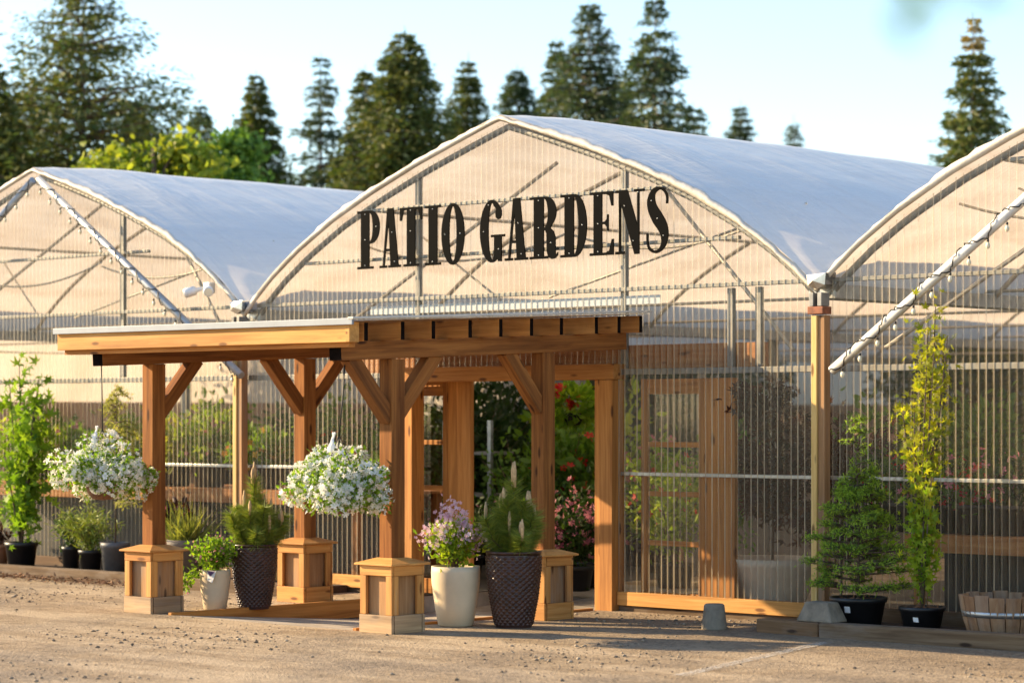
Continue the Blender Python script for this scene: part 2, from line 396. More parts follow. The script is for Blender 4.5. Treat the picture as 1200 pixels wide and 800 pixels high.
# five-lobed palmate leaf
def palmate():
    vs = [(0, 0, 0)]; fs = []
    for ang, L in ((-1.75, .55), (-.85, .85), (0, 1.0), (.85, .85), (1.75, .55)):
        o = len(vs); c, s_ = math.cos(ang), math.sin(ang)
        for (a, b, z) in ((.35*L, .17*L, .03), (L, 0, -.08), (.35*L, -.17*L, .03)):
            vs.append((a*c-b*s_, a*s_+b*c, z))
        fs.append((0, o+2, o+1, o))
    return (np.array(vs, float), [np.array(fs)])
PALM = palmate()
NEEDLE = (np.array([(0, .5, 0), (0, -.5, 0), (1, 0, 0)], float), [np.array([(0, 1, 2)])])
def scatter(base, pos, Rm, sx, sy=None, sz=None):
    v, fs = base; n = len(pos)
    sx = np.broadcast_to(sx, n).astype(float); sy = sx if sy is None else np.broadcast_to(sy, n); sz = sx if sz is None else np.broadcast_to(sz, n)
    sc = np.stack([sx, sy, sz], 1)
    P = np.einsum('nij,nkj->nki', Rm, v[None]*sc[:, None, :])+np.asarray(pos)[:, None, :]
    off = (np.arange(n)*len(v))[:, None, None]
    return P.reshape(-1, 3), [(f[None]+off).reshape(-1, f.shape[1]) for f in fs]
def merge(parts):
    V = []; Fd = {}; o = 0
    for v, fs in parts:
        V.append(v)
        for f in fs: Fd.setdefault(f.shape[1], []).append(f+o)
        o += len(v)
    return np.concatenate(V), [np.concatenate(x) for x in Fd.values()]
def rdir(n, up=0.0):
    d = norm(rng.normal(size=(n, 3))); d[:, 2] += up; return norm(d)

# ------------------------------------------------------------------ world and sun
SUN_AZ = R(203.5); SUN_EL = R(22.5)
sd = Vector((math.cos(SUN_AZ)*math.cos(SUN_EL), math.sin(SUN_AZ)*math.cos(SUN_EL), math.sin(SUN_EL)))
wd = bpy.data.worlds.new("World"); S.world = wd; wd.use_nodes = True
nt = wd.node_tree; nt.nodes.clear()
sky = nt.nodes.new('ShaderNodeTexSky'); sky.sky_type = 'NISHITA'; sky.sun_disc = False
sky.sun_elevation = SUN_EL; sky.sun_rotation = PI/2-SUN_AZ
sky.air_density = 1.0; sky.dust_density = .25; sky.ozone_density = 1.7; sky.altitude = 50
bg = nt.nodes.new('ShaderNodeBackground'); bg.inputs[1].default_value = .126
wo = nt.nodes.new('ShaderNodeOutputWorld')
nt.links.new(sky.outputs[0], bg.inputs[0]); nt.links.new(bg.outputs[0], wo.inputs[0])
L = bpy.data.lights.new('sun', 'SUN'); L.energy = 5.0; L.angle = R(.55); L.color = (1.0, .76, .45)
lo = bpy.data.objects.new('sun', L); COL.objects.link(lo)
lo.rotation_euler = (-sd).to_track_quat('-Z', 'Y').to_euler(); lo.location = (0, 0, 30)

# ------------------------------------------------------------------ ground and path
PX0, PX1, PY0, PY1 = -2.30, -.02, -2.95, 2.6
def path_z(y):
    if y < -.9: return -.15*max(0, (y-PY0)/(-.9-PY0))
    if y < .6: return -.15
    return -.15*max(0, 1-(y-.6)/2.0)
def gz(x, y):
    return 0.0
xs = sorted(set([-400, -150, -60, -30]+[round(-20+i*.8, 3) for i in range(51)]+[30, 60, 150, 400, PX0, PX1]))
ys = sorted(set([-400, -150, -60, -35]+[round(-25+i*.8, 3) for i in range(64)]+[40, 80, 200, 500, PY0, PY1]))
gv = [(x, y, 0.0) for y in ys for x in xs]; gf = []; nx = len(xs)
for j in range(len(ys)-1):
    for i in range(nx-1):
        cx, cy = (xs[i]+xs[i+1])/2, (ys[j]+ys[j+1])/2
        if PX0 < cx < PX1 and PY0 < cy < PY1: continue
        gf.append((j*nx+i, j*nx+i+1, (j+1)*nx+i+1, (j+1)*nx+i))
me = bpy.data.meshes.new('ground'); me.from_pydata(gv, [], gf)
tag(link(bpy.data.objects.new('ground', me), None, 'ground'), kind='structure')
yy = [PY0+(PY1-PY0)*i/24 for i in range(25)]
pv = []; pf = []
for y in yy: pv += [(PX0, y, 0), (PX0, y, path_z(y)), (PX1, y, path_z(y)), (PX1, y, 0)]
for i in range(24):
    for k in range(3): pf.append((i*4+k, i*4+k+1, i*4+k+5, i*4+k+4))
me = bpy.data.meshes.new('path'); me.from_pydata(pv, [], pf)
M['path'] = mat_plain('path', (.40, .34, .27), .95, 0, .2, 4, .6, 50, stains=(.24, .18, .13))
tag(link(bpy.data.objects.new('path', me), None, 'path'), kind='structure')
# worn painted line on the lot
p0 = Vector((3.24, -1.28, .004)); p1 = Vector((3.98, -3.9, .004)); sd_ = (p1-p0).cross(Vector((0, 0, 1))).normalized()*.05
me = bpy.data.meshes.new('ground_marking'); me.from_pydata([p0-sd_, p0+sd_, p1+sd_, p1-sd_], [], [(0, 1, 2, 3)])
tag(link(bpy.data.objects.new('ground_marking', me), None, 'line'), kind='structure')
# loose stones
def stone_base():
    v = np.array([(1, 0, 0), (-1, 0, 0), (0, 1, 0), (0, -1, 0), (0, 0, 1), (0, 0, -.6), (.6, .6, .45), (-.6, .6, .4), (.6, -.6, .5), (-.6, -.6, .4)], float)
    f = np.array([(0, 6, 4), (6, 2, 4), (2, 7, 4), (7, 1, 4), (1, 9, 4), (9, 3, 4), (3, 8, 4), (8, 0, 4), (0, 5, 6), (6, 5, 2), (2, 5, 7), (7, 5, 1), (1, 5, 9), (9, 5, 3), (3, 5, 8), (8, 5, 0)])
    return (v, [f])
n = 24000
X = rng.uniform(-9, 9, n); Y = rng.uniform(-8, -.1, n)
keep = ~((X > PX0-.05) & (X < PX1+.05) & (Y > PY0)); X = X[keep]; Y = Y[keep]; n = len(X)
cl = (np.sin(X*1.7+Y*.9)+np.sin(X*.6-Y*1.9)+rng.normal(size=n)*.8) > .75
X = X[cl]; Y = Y[cl]; n = len(X)
sz = np.exp(rng.normal(size=n)*.55)*.0058; sz = np.minimum(sz, .019)
ang = rng.uniform(0, 2*PI, n); Rm = np.zeros((n, 3, 3)); Rm[:, 0, 0] = np.cos(ang); Rm[:, 0, 1] = -np.sin(ang); Rm[:, 1, 0] = np.sin(ang); Rm[:, 1, 1] = np.cos(ang); Rm[:, 2, 2] = 1
V, Fs = scatter(stone_base(), np.stack([X, Y, sz*.15], 1), Rm, sz*1.25, sz*.9, sz*.7)
tag(mesh_np('gravel', V, Fs, 'pebble'), 'loose pebbles scattered over the dusty gravel lot', 'gravel', kind='stuff')

# ------------------------------------------------------------------ greenhouse bays
PROF = [(0, 0), (.22, .07), (.45, .142), (1.04, .335), (1.65, .565), (2.18, .795), (2.68, 1.065), (3.05, 1.31), (3.33, 1.54), (3.45, 1.66)]
ZP = 4.32; ZE = ZP-1.66; BW = 6.9
def arch_z(dx):
    dx = abs(dx)
    return ZP-np.interp(dx, [p[0] for p in PROF], [p[1] for p in PROF])
def arch_pts(n=40, off=0.0):
    xsn = np.linspace(-3.45, 3.45, n+1); z = arch_z(xsn)
    # smooth
    for _ in range(0): z[1:-1] = (z[:-2]+2*z[1:-1]+z[2:])/4
    z[n//2] = ZP-.006
    dx = np.gradient(xsn); dz = np.gradient(z); l = np.hypot(dx, dz)
    nx_, nz_ = -dz/l, dx/l
    return xsn+nx_*off, z+nz_*off, nx_, nz_
YL = 24.0
TUBE = .024
def bay(cx, label, front=True, stud=None, rails=(), left_end=False, right_end=False, x0=None, x1=None, door=False):
    root = thing('greenhouse', label, 'greenhouse', (cx, 0, 0), 0, 'greenhouse bays side by side')
    hx = BW/2
    # roof film: inflated, sagging between hoops
    na, ny = 48, 60
    xa, za, nxa, nza = arch_pts(na)
    yv = np.concatenate([np.linspace(-.07, 1.0, 12), np.linspace(1.25, YL, ny-11)])
    V = []
    seed = rng.uniform(0, 10)
    for y in yv:
        t = np.linspace(-1, 1, na+1)
        prof = np.sqrt(np.clip(1-np.abs(t)**6, 0, 1))
        e = min(1.0, max(0.0, (y+.07)/.9))
        puff = .03+prof*(.055*e)*(0.8+.2*np.abs(np.sin(PI*y/1.8)))
        wr = .010*e*np.sin(9*t+1.3*np.sin(y*1.1+seed))*np.cos(y*2.1+seed)+.006*np.sin(y*14+seed+3*t)*(1-e)
        V.append(np.stack([xa+nxa*(puff+wr), np.full(na+1, y), za+nza*(puff+wr)], 1))
    nrow = len(yv); V = np.concatenate(V)
    i, j = np.meshgrid(np.arange(na), np.arange(nrow-1)); a = (j*(na+1)+i).ravel()
    mesh_np('roof_film', V, [np.stack([a, a+1, a+na+2, a+na+1], 1)], 'film', root, True)
    # wrapped film rim on the front arch, crumpled
    xo, zo, _, _ = arch_pts(96, .028); xi, zi, nn, mm = arch_pts(96, -.028)
    k = np.arange(97); cr = .012*np.sin(k*1.9+seed)*np.sin(k*.53)+.008*np.sin(k*.31+2)
    bul = .018*np.clip(np.sin((k/96-.5)*2*PI)**2, 0, 1)
    xo = xo+nn*(bul+cr); zo = zo+mm*(bul+cr)
    ro = np.stack([xo, np.full(97, -.065), zo], 1); rm_ = np.stack([(xo+xi)/2, -.10+cr, (zo+zi)/2], 1); ri_ = np.stack([xi, np.full(97, -.07), zi], 1)
    V = np.concatenate([ro, rm_, ri_]); a = np.arange(96)
    o = mesh_np('film_rim', V, [np.concatenate([np.stack([a, a+97, a+98, a+1], 1), np.stack([a+97, a+194, a+195, a+98], 1)])], 'film_edge', root, True)
    sm = o.modifiers.new('t', 'SOLIDIFY'); sm.thickness = .006
    # front arch tube behind sheet
    xt, zt, _, _ = arch_pts(48, -.07)
    b = MB(); b.tube([(x, .045, z) for x, z in zip(xt, zt)], .03, 8); b.build('arch', 'galv_dull', root)
    # trusses inside
    for ty in (2.4, 6.0, 9.6, 13.2, 16.8, 20.4):
        b = MB(); xt2, zt2, _, _ = arch_pts(24, -.05)
        b.tube([(x, ty, z) for x, z in zip(xt2, zt2)], .022, 6)
        b.tube([(-hx, ty, 2.74), (hx, ty, 2.74)], .015, 6)
        for x_a, x_b in ():
            b.tube([(x_a, ty, 2.74), (x_b, ty, arch_z(x_b)-.08)], .017, 6)
        b.build('truss', 'galv_pale', root)
    for px_ in (-1.8, 0.0, 1.8):
        b = MB(); b.tube([(px_, .1, arch_z(px_)-.09), (px_, YL, arch_z(px_)-.09)], .018, 6); b.build('ridge_pipe' if px_ == 0 else 'roof_pipe', 'galv_pale', root)
    # diagonal wind braces behind the gable
    for sx in (-1, 1):
        b = MB(); b.tube([(sx*3.0, .25, 2.2), (sx*.5, 1.25, 4.05)], .018, 6); b.tube([(sx*.3, .25, 2.72), (sx*2.4, 1.25, 3.5)], .011, 6); b.build('wind_brace', 'galv_pale', root)
    for k, (xa_, xb_, z_, sg) in enumerate(((-2.6, .2, 3.35, .22), (.2, 2.3, 3.30, .16))):
        b = MB(); b.tube([(xa_+(xb_-xa_)*q/12, .7, z_-sg*4*(q/12)*(1-q/12)) for q in range(13)], .012, 5); b.build('cable', 'galv_pale', root)
    # back wall film
    xb, zb, _, _ = arch_pts(32); a = np.arange(32); ZS = 1.9
    V = np.concatenate([np.stack([xb, np.full(33, YL), zb], 1), np.stack([xb, np.full(33, YL), np.full(33, ZS)], 1)])
    mesh_np('back_film', V, [np.stack([a, a+1, a+34, a+33], 1)], 'film', root)
    V = np.concatenate([np.stack([xb, np.full(33, YL), np.full(33, ZS)], 1), np.stack([xb, np.full(33, YL), np.zeros(33)], 1)])
    mesh_np('back_wall', V, [np.stack([a, a+1, a+34, a+33], 1)], 'inner_wall', root)
    if left_end or right_end:
        x_ = -hx if left_end else hx
        for ya, yb, zs in ((0, 15.0, ZS), (15.0, YL, 1.45)):
            V = np.array([(x_, ya, zs), (x_, yb, zs), (x_, yb, ZE), (x_, ya, ZE)], float); mesh_np('side_film', V, [np.array([(0, 1, 2, 3)])], 'film', root)
            V = np.array([(x_, ya, 0), (x_, yb, 0), (x_, yb, zs), (x_, ya, zs)], float); mesh_np('side_wall', V, [np.array([(0, 1, 2, 3)])], 'inner_wall' if left_end else 'film', root)
    # interior gutter posts
    for ty in (4.9, 8.5, 12.1, 15.7):
        b = MB(); b.box(hx-.05, hx+.05, ty-.05, ty+.05, 0, ZE, 'z'); b.build('inner_post', 'galv_dull', root)
    b = MB(); b.box(hx-.13, hx+.13, .02, YL, ZE-.06, ZE+.05, 'y'); b.build('gutter', 'galv', root)
    if not front:
        return root
    # corrugated sheet clipped under the arch
    pitch = .0676; seg = 8; amp = .0085
    def sheet(xa_, xb_, zlo, top=None):
        n_ = int(round((xb_-xa_)/pitch*seg)); xx = np.linspace(xa_, xb_, n_+1)
        yyv = -.018+amp*np.cos(2*PI*xx/pitch+PI)
        zt_ = arch_z(xx)-.05 if top is None else np.full(n_+1, top)
        rows = np.linspace(0, 1, 6)
        V = np.concatenate([np.stack([xx, yyv, zlo+(zt_-zlo)*r_], 1) for r_ in rows])
        i, j = np.meshgrid(np.arange(n_), np.arange(5)); a = (j*(n_+1)+i).ravel()
        return V, [np.stack([a, a+1, a+n_+2, a+n_+1], 1)]
    if door:
        dl, dr = -2.30-cx, .145-cx
        V, Fs = merge([sheet(-3.44, dl, .165), sheet(dl, dr, 2.112), sheet(dr, 3.44, .165)])
    else: V, Fs = sheet(-3.44, 3.44, .165)
    mesh_np('corrugated_wall', V, Fs, 'sheet', root, True)
    # girts and rails behind the sheet
    spans = [(-hx, hx)] if not door else [(-hx, dl), (dr, hx)]
    for s0, s1 in spans:
        b = MB(); b.box(s0, s1, .004, .05, 1.155, 1.185); b.build('girt', 'galv', root, .004)
        b = MB(); b.box(s0, s1, -.045, .03, .05, .165); b.build('sill', 'cedar_fresh' if door else 'bench_dark', root, .004)
        b = MB(); b.box(s0, s1, -.02, .06, -.16, .046); b.build('foundation', 'old_timber', root, .006)
    b = MB(); b.box(-hx, hx, .0, .055, 2.015, 2.065); b.build('girt', 'galv_dull', root, .004)
    b = MB(); b.box(-hx+.1, hx-.1, .0, .05, 2.728, 2.762); b.build('girt', 'galv_dull', root, .004)
    for (z_, xa_, xb_) in rails:
        b = MB(); b.box(xa_-cx, xb_-cx, .0, .045, z_-.015, z_+.015); b.build('girt', 'galv_dull', root, .004)
    for (xs_, z0_, z1_) in (stud or []):
        b = MB(); b.box(xs_-cx-.03, xs_-cx+.03, .056, .10, z0_, z1_, 'z'); b.build('stud', 'galv_dull', root, .004)
    return root

bay(-1.2-2*BW, 'far greenhouse bay beyond the left gable, closed by a film side wall', front=False, left_end=True)
gl_ = bay(-1.2-BW, 'left greenhouse bay with a beige gable, lamp and light-strung pipes', stud=[(-6.74, 2.07, 3.85), (-9.4, 2.07, 3.85)],
    rails=((3.36, -10.3, -6.25),))
gc_ = bay(-1.2, 'centre greenhouse bay carrying the black letters above the entrance', stud=[(.13, 2.07, 3.9), (-2.37, 2.07, 3.88), (1.29, 2.07, 2.72), (1.58, 2.07, 2.72)],
    rails=((3.13, -3.85, 1.42), (3.59, -3.05, .62)), door=True)
gr_ = bay(-1.2+BW, 'right greenhouse bay cut by the frame, with a string-lit pipe across it', stud=[(4.55, 2.07, 2.72), (7.0, 2.07, 3.8)],
    rails=((3.59, 4.0, 7.4),), right_end=True)
# gutter columns in front (parts of the centre bay)
for X_, nm in ((2.29, 'column'), (-4.72, 'column')):
    b = MB(); b.box(X_+1.2-.035, X_+1.2+.02, -.135, -.04, .17, 2.46, 'z')
    c = b.build('column', 'post_yellow', gc_, .005)
    b = MB(); b.box(X_+1.2+.023, X_+1.2+.085, -.12, -.04, .17, 2.46, 'z'); b.build('batten', 'pedestal_panel', c, .004)
    b = MB(); b.box(X_+1.2-.06, X_+1.2+.09, -.15, -.03, 2.47, 2.53); c2 = b.build('bracket', 'rust', c, .004)
    b = MB(); b.box(X_+1.2-.05, X_+1.2-.01, -.14, -.03, 2.533, 2.64, 'z'); b.box(X_+1.2+.03, X_+1.2+.07, -.14, -.03, 2.533, 2.64, 'z'); b.build('bracket', 'galv_dull', c, .003)
    # folded gutter end cap
    b = MB(); x_ = X_+1.2
    vs = [(x_-.085, -.13, 2.785), (x_+.105, -.13, 2.795), (x_+.095, -.13, 2.70), (x_+.02, -.13, 2.665), (x_-.07, -.13, 2.70)]
    vs2 = [(a, .01, c_+.01) for a, b_, c_ in vs]; mid_ = [(x_-.01, -.15, 2.735)]
    b._add(vs+vs2+mid_, [(1, 0, 10), (2, 1, 10), (3, 2, 10), (4, 3, 10), (0, 4, 10), (0, 1, 6, 5), (1, 2, 7, 6), (2, 3, 8, 7), (3, 4, 9, 8), (4, 0, 5, 9)])
    b.build('gutter_cap', 'bright_metal', gc_)
b = MB(); b.box(-3.0+1.2, .54+1.2, .06, .065, 2.615, 2.69); b.build('header_panel', 'pale_panel', gc_)
# entrance frame and sliding doors (parts of the centre bay; root sits at X=-1.2)
CX = 1.2
for x0_, x1_ in ((-.068, .14), (-2.47, -2.285)):
    b = MB(); b.box(x0_+CX+.062 if x0_ > -1 else x0_+CX, x1_+CX, -.10, .06, -.15, 1.972, 'z')
    if x0_ > -1: b.box(x0_+CX, x0_+CX+.06, -.09, .10, -.15, 1.972, 'z')
    b.build('jamb', 'cedar', gc_, .005)
b = MB(); b.box(-2.47+CX, .16+CX, -.105, .06, 1.975, 2.108); b.build('door_head', 'cedar', gc_, .006)
b = MB(); b.box(-3.3+CX, 1.62+CX, .105, .15, 2.02, 2.27); b.build('track_board', 'bench_wood', gc_, .004)
def leaf(xa_, xb_, panes, wide, y=.17):
    root = None
    b = MB(); z0, z1 = .02, 1.98
    b.box(wide[0]+CX, wide[1]+CX, y, y+.05, z0, z1, 'z')
    pa, pb = panes
    st = .07
    b.box(pa-st+CX, pa+CX-.002, y+.005, y+.045, z0, z1, 'z'); b.box(pb+CX+.002, pb+CX+st, y+.005, y+.045, z0, z1, 'z')
    zs = [1.98, 1.86, 1.42, 1.0, .58, .12]
    b.box(pa+CX, pb+CX, y+.006, y+.044, 1.85, z1-.002); b.box(pa+CX, pb+CX, y+.006, y+.044, z0+.002, .16)
    for z in zs[2:-1]: b.box(pa+CX, pb+CX, y+.008, y+.042, z-.022, z+.022)
    o = b.build('sliding_door', 'cedar', gc_, .004)
    V = np.array([(pa+CX, y+.025, .16), (pb+CX, y+.025, .16), (pb+CX, y+.025, 1.85), (pa+CX, y+.025, 1.85)]); mesh_np('pane', V, [np.array([(0, 1, 2, 3)])], 'glass', o)
    return o
leaf(.2, 1.26, (.30, .86), (.935, 1.25))
leaf(-3.3, -1.81, (-2.85, -2.16), (-2.085, -1.80))
# fluorescent-white flashing strip where the porch meets the gable
# ------------------------------------------------------------------ letters
def ell(cx, cy, rx_, ry_, a0, a1, n=18):
    return [(cx+rx_*math.cos(R(a0+(a1-a0)*i/n)), cy+ry_*math.sin(R(a0+(a1-a0)*i/n))) for i in range(n+1)]
SER = .042
def glyphs():
    G = {}
    stemP = [(0, 0), (.40, 0), (.40, SER), (.30, SER)]
    G['P'] = (.56, [stemP+[(.30, .43)]+ell(.33, .715, .23, .285, -90, 90)+[(0, 1), (0, 1-SER), (.09, 1-SER), (.09, SER), (0, SER)],
                    [(.30, .475)]+ell(.315, .715, .075, .24, -90, 90)+[(.30, .955)]])
    G['R'] = (.60, [[(0, 0), (.39, 0), (.39, SER), (.30, SER), (.30, .455), (.335, .45), (.36, .40), (.365, .12), (.40, .02), (.47, -.012), (.55, .0), (.60, .05), (.60, .10), (.57, .055), (.55, .075), (.545, .34), (.51, .43), (.44, .485)]
                    +ell(.33, .745, .235, .255, -50, 90)+[(0, 1), (0, 1-SER), (.09, 1-SER), (.09, SER), (0, SER)],
                    [(.30, .50)]+ell(.315, .73, .075, .228, -90, 90)+[(.30, .958)]])
    G['D'] = (.56, [[(0, 0)]+ell(.30, .5, .27, .5, -90, 90, 26)+[(0, 1), (0, 1-SER), (.09, 1-SER), (.09, SER), (0, SER)],
                    [(.29, SER+.005)]+ell(.30, .5, .09, .453, -90, 90, 22)+[(.29, .955)]])
    G['I'] = (.36, [[(0, 0), (.36, 0), (.36, SER), (.28, SER), (.28, 1-SER), (.36, 1-SER), (.36, 1), (0, 1), (0, 1-SER), (.08, 1-SER), (.08, SER), (0, SER)]])
    G['T'] = (.54, [[(.09, 0), (.45, 0), (.45, SER), (.37, SER), (.37, 1-SER), (.45, .95), (.50, .78), (.54, .78), (.54, 1), (0, 1), (0, .78), (.04, .78), (.09, .95), (.17, 1-SER), (.17, SER), (.09, SER)]])
    G['O'] = (.54, [ell(.27, .5, .27, .515, 0, 350, 35), ell(.27, .5, .088, .462, 0, 350, 35)])
    tA = lambda y: .20-(1-y)*.12
    iA = lambda y: .215+(1-y)*.075
    G['A'] = (.55, [[(0, 0), (.19, 0), (.19, SER), (.13, SER), (tA(.28)+.045, .28), (iA(.28), .28), (iA(SER), SER), (.23, SER), (.23, 0), (.55, 0), (.55, SER), (.49, SER), (.36, 1.01), (.20, 1.01), (tA(SER), SER), (0, SER)],
                    [(tA(.325)+.045, .325), (iA(.325), .325), (.2335, .80)]])
    G['G'] = (.56, [ell(.27, .5, .27, .515, 58, 290, 28)+[(.38, .05), (.42, 0), (.49, 0), (.49, .40), (.56, .40), (.56, .44), (.25, .44), (.25, .40), (.32, .40), (.32, .10)]
                    +ell(.275, .5, .085, .462, 300, 62, 28)+[(.37, .86), (.35, .80), (.36, .72), (.41, .685), (.46, .70), (.49, .76), (.485, .84)]])
    G['E'] = (.56, [[(0, 0), (.56, 0), (.56, .25), (.52, .25), (.46, .07), (.38, SER), (.29, SER), (.29, .49), (.36, .485), (.40, .44), (.41, .38), (.44, .38), (.44, .64), (.41, .64), (.40, .57), (.36, .53), (.29, .525), (.29, 1-SER), (.38, 1-SER), (.46, .93), (.51, .77), (.55, .77), (.55, 1), (0, 1), (0, 1-SER), (.09, 1-SER), (.09, SER), (0, SER)]])
    G['N'] = (.60, [[(0, 0), (.19, 0), (.19, SER), (.115, SER), (.115, .80), (.40, -.01), (.50, -.01), (.50, 1-SER), (.60, 1-SER), (.60, 1), (.39, 1), (.39, 1-SER), (.46, 1-SER), (.46, .44), (.255, 1), (0, 1), (0, 1-SER), (.075, 1-SER), (.075, SER), (0, SER)]])
    # S as a swelling stroke
    cl = [(.47, .74, .02), (.47, .86, .022), (.40, .955, .022), (.29, .985, .026), (.17, .93, .05), (.125, .80, .085), (.16, .67, .10), (.26, .53, .115), (.365, .40, .105), (.415, .27, .085), (.40, .13, .055), (.31, .03, .028), (.19, .01, .022), (.08, .07, .022), (.045, .18, .02), (.045, .30, .02)]
    up_, dn_ = [], []
    P = [Vector((a, b)) for a, b, c in cl]; W_ = [c for a, b, c in cl]
    # densify
    Q = []; WQ = []
    for i in range(len(P)-1):
        p_1 = P[max(i-1, 0)]; p2 = P[i]; p3 = P[i+1]; p4 = P[min(i+2, len(P)-1)]
        for t in np.linspace(0, 1, 4, endpoint=False):
            Q.append(.5*((2*p2)+(p3-p_1)*t+(2*p_1-5*p2+4*p3-p4)*t*t+(3*p2-p_1-3*p3+p4)*t**3)); WQ.append(W_[i]*(1-t)+W_[i+1]*t)
    Q.append(P[-1]); WQ.append(W_[-1])
    for i in range(len(Q)):
        d = (Q[min(i+1, len(Q)-1)]-Q[max(i-1, 0)]).normalized(); nrm = Vector((-d.y, d.x))
        up_.append(tuple(Q[i]+nrm*WQ[i])); dn_.append(tuple(Q[i]-nrm*WQ[i]))
    G['S'] = (.54, [up_+dn_[::-1]])
    return G
GL = glyphs()
sign = thing('letter_sign', 'tall black serif letters reading PATIO GARDENS on the centre gable', 'sign', (.045, -.055, 3.04))
LX = [('P', -3.10, -2.80), ('A', -2.80, -2.52), ('T', -2.53, -2.24), ('I', -2.20, -2.00), ('O', -1.99, -1.70), ('G', -1.505, -1.20), ('A', -1.20, -.92), ('R', -.90, -.565), ('D', -.535, -.235), ('E', -.195, .075), ('N', .095, .415), ('S', .43, .70)]
LH = .545
for k, (ch, x0_, x1_) in enumerate(LX):
    w, loops = GL[ch]; cu = bpy.data.curves.new('letter', 'CURVE'); cu.dimensions = '2D'; cu.fill_mode = 'BOTH'; cu.extrude = .006
    sxx = (x1_-x0_)/w
    for lp in loops:
        sp = cu.splines.new('POLY'); sp.points.add(len(lp)-1); sp.use_cyclic_u = True
        for pt, (a, b) in zip(sp.points, lp): pt.co = (a*sxx, b*LH, 0, 1)
    tmp = bpy.data.objects.new('tmp', cu); me = bpy.data.meshes.new_from_object(tmp); bpy.data.objects.remove(tmp)
    o = link(bpy.data.objects.new('letter', me), sign, 'letter')
    o.location = (x0_, 0, 0); o.rotation_euler = (R(90), 0, 0)
    o['label'] = 'tall black letter %s with thin slab serifs' % ch
    bp = {'P': [(.2, .06), (.2, .5), (.2, .94), (.48, .72)], 'R': [(.2, .06), (.2, .5), (.2, .94), (.46, .25)], 'D': [(.2, .06), (.2, .94), (.48, .5)], 'E': [(.2, .06), (.2, .5), (.2, .94)], 'I': [(.18, .06), (.18, .94)], 'T': [(.27, .06), (.27, .6), (.27, .95)],
          'O': [(.09, .5), (.45, .5)], 'A': [(.4, .1), (.33, .6)], 'G': [(.09, .5), (.43, .2), (.2, .93)], 'N': [(.2, .75), (.38, .2), (.48, .95)], 'S': [(.27, .52), (.14, .8), (.4, .25)]}[ch]
    b = MB()
    for bx, by in bp: b.lathe([(.006, .006), (.005, .010), (.001, .011)], 8, (bx*sxx, by*LH, 0))
    b.build('bolt', 'galv', o)

# ------------------------------------------------------------------ struts with string lights
def strut(p0, p1, label, n_b):
    root = thing('strut_pipe', label, 'pipe', p0)
    d = Vector(p1)-Vector(p0)
    b = MB(); b.tube([(0, 0, 0), d*.5, d], .038, 12); b.build('pipe', 'white_pvc' if p0[0] > 0 else 'grey_pipe', root)
    return root
def string_light(p0, p1, label, n_b):
    root = thing('string_light', label, 'string light', p0, 0, 'string lights wound round the roof pipes')
    d = Vector(p1)-Vector(p0); L_ = d.length; e = d.normalized(); sN = Vector((0, -1, 0)); up = e.cross(sN)
    if up.z < 0: up = -up
    pts = []; n_ = n_b*8
    for i in range(n_+1):
        t = i/n_; th = t*n_b*2*PI*.5
        pts.append(e*(t*L_)+(sN*(.044*abs(math.cos(th))+.007)-up*.038*math.sin(th*1.0)+up*.012*math.sin(i*2.3)))
    b = MB(); b.tube(pts, .0055, 5); b.build('wire', 'wire', root)
    for i in range(n_b):
        t = (i+.5)/n_b; p = e*(t*L_)-up*.055+sN*.02
        b = MB(); b.tube([p+Vector((0, 0, .0)), p-Vector((0, 0, .022))], .009, 8); so = b.build('socket', 'iron', root)
        b = MB(); b.lathe([(.007, -.022), (.014, -.034), (.018, -.048), (.013, -.066), (.003, -.074)], 10, p); b.build('bulb', 'bulb', root)
    return root
YS = -.20
PL = at(42, 205, YS)
qa = [((PL.x+.05, YS, PL.z-.05), tuple(at(283, 440, YS)), 'grey pipe sloping down to the right across the left gable', 'string of pale bulbs on the pipe sloping right across the left gable', 19),
      ((PL.x-.05, YS, PL.z-.05), (PL.x-3.45, YS, 2.08), 'grey pipe sloping down to the left from the left gable peak', 'string of pale bulbs on the pipe sloping left from the left gable peak', 17),
      ((5.70-.05, YS, 4.27), tuple(at(975, 434, YS)), 'white pipe slanting across the right gable above the golden maple', 'string of pale bulbs on the pipe slanting across the right gable', 19)]
for p0, p1, la, lb, nb in qa: strut(p0, p1, la, nb); string_light(p0, p1, lb, nb)
# security lamp
lp_ = at(246, 338, -.05)
t = thing('security_lamp', 'white twin-headed flood lamp under the left roof curve', 'lamp', lp_)
b = MB(); b.box(-.05, .05, -.05, .03, -.05, .06); b.build('mount', 'white_pvc', t, .01)
for sx, ang in ((-1, .35), (1, -.15)):
    e = Vector((sx*.75, -.6, -.25)).normalized(); p = Vector((sx*.04, -.06, 0))
    b = MB(); b.tube([p, p+e*.07, p+e*.075, p+e*.17, p+e*.19], [.018, .025, .045, .052, .046], 14); hd = b.build('lamp_head', 'white_pvc', t)
    b = MB(); b.tube([p+e*.191, p+e*.195], [.04, .037], 14); b.build('lens', 'bulb', hd)

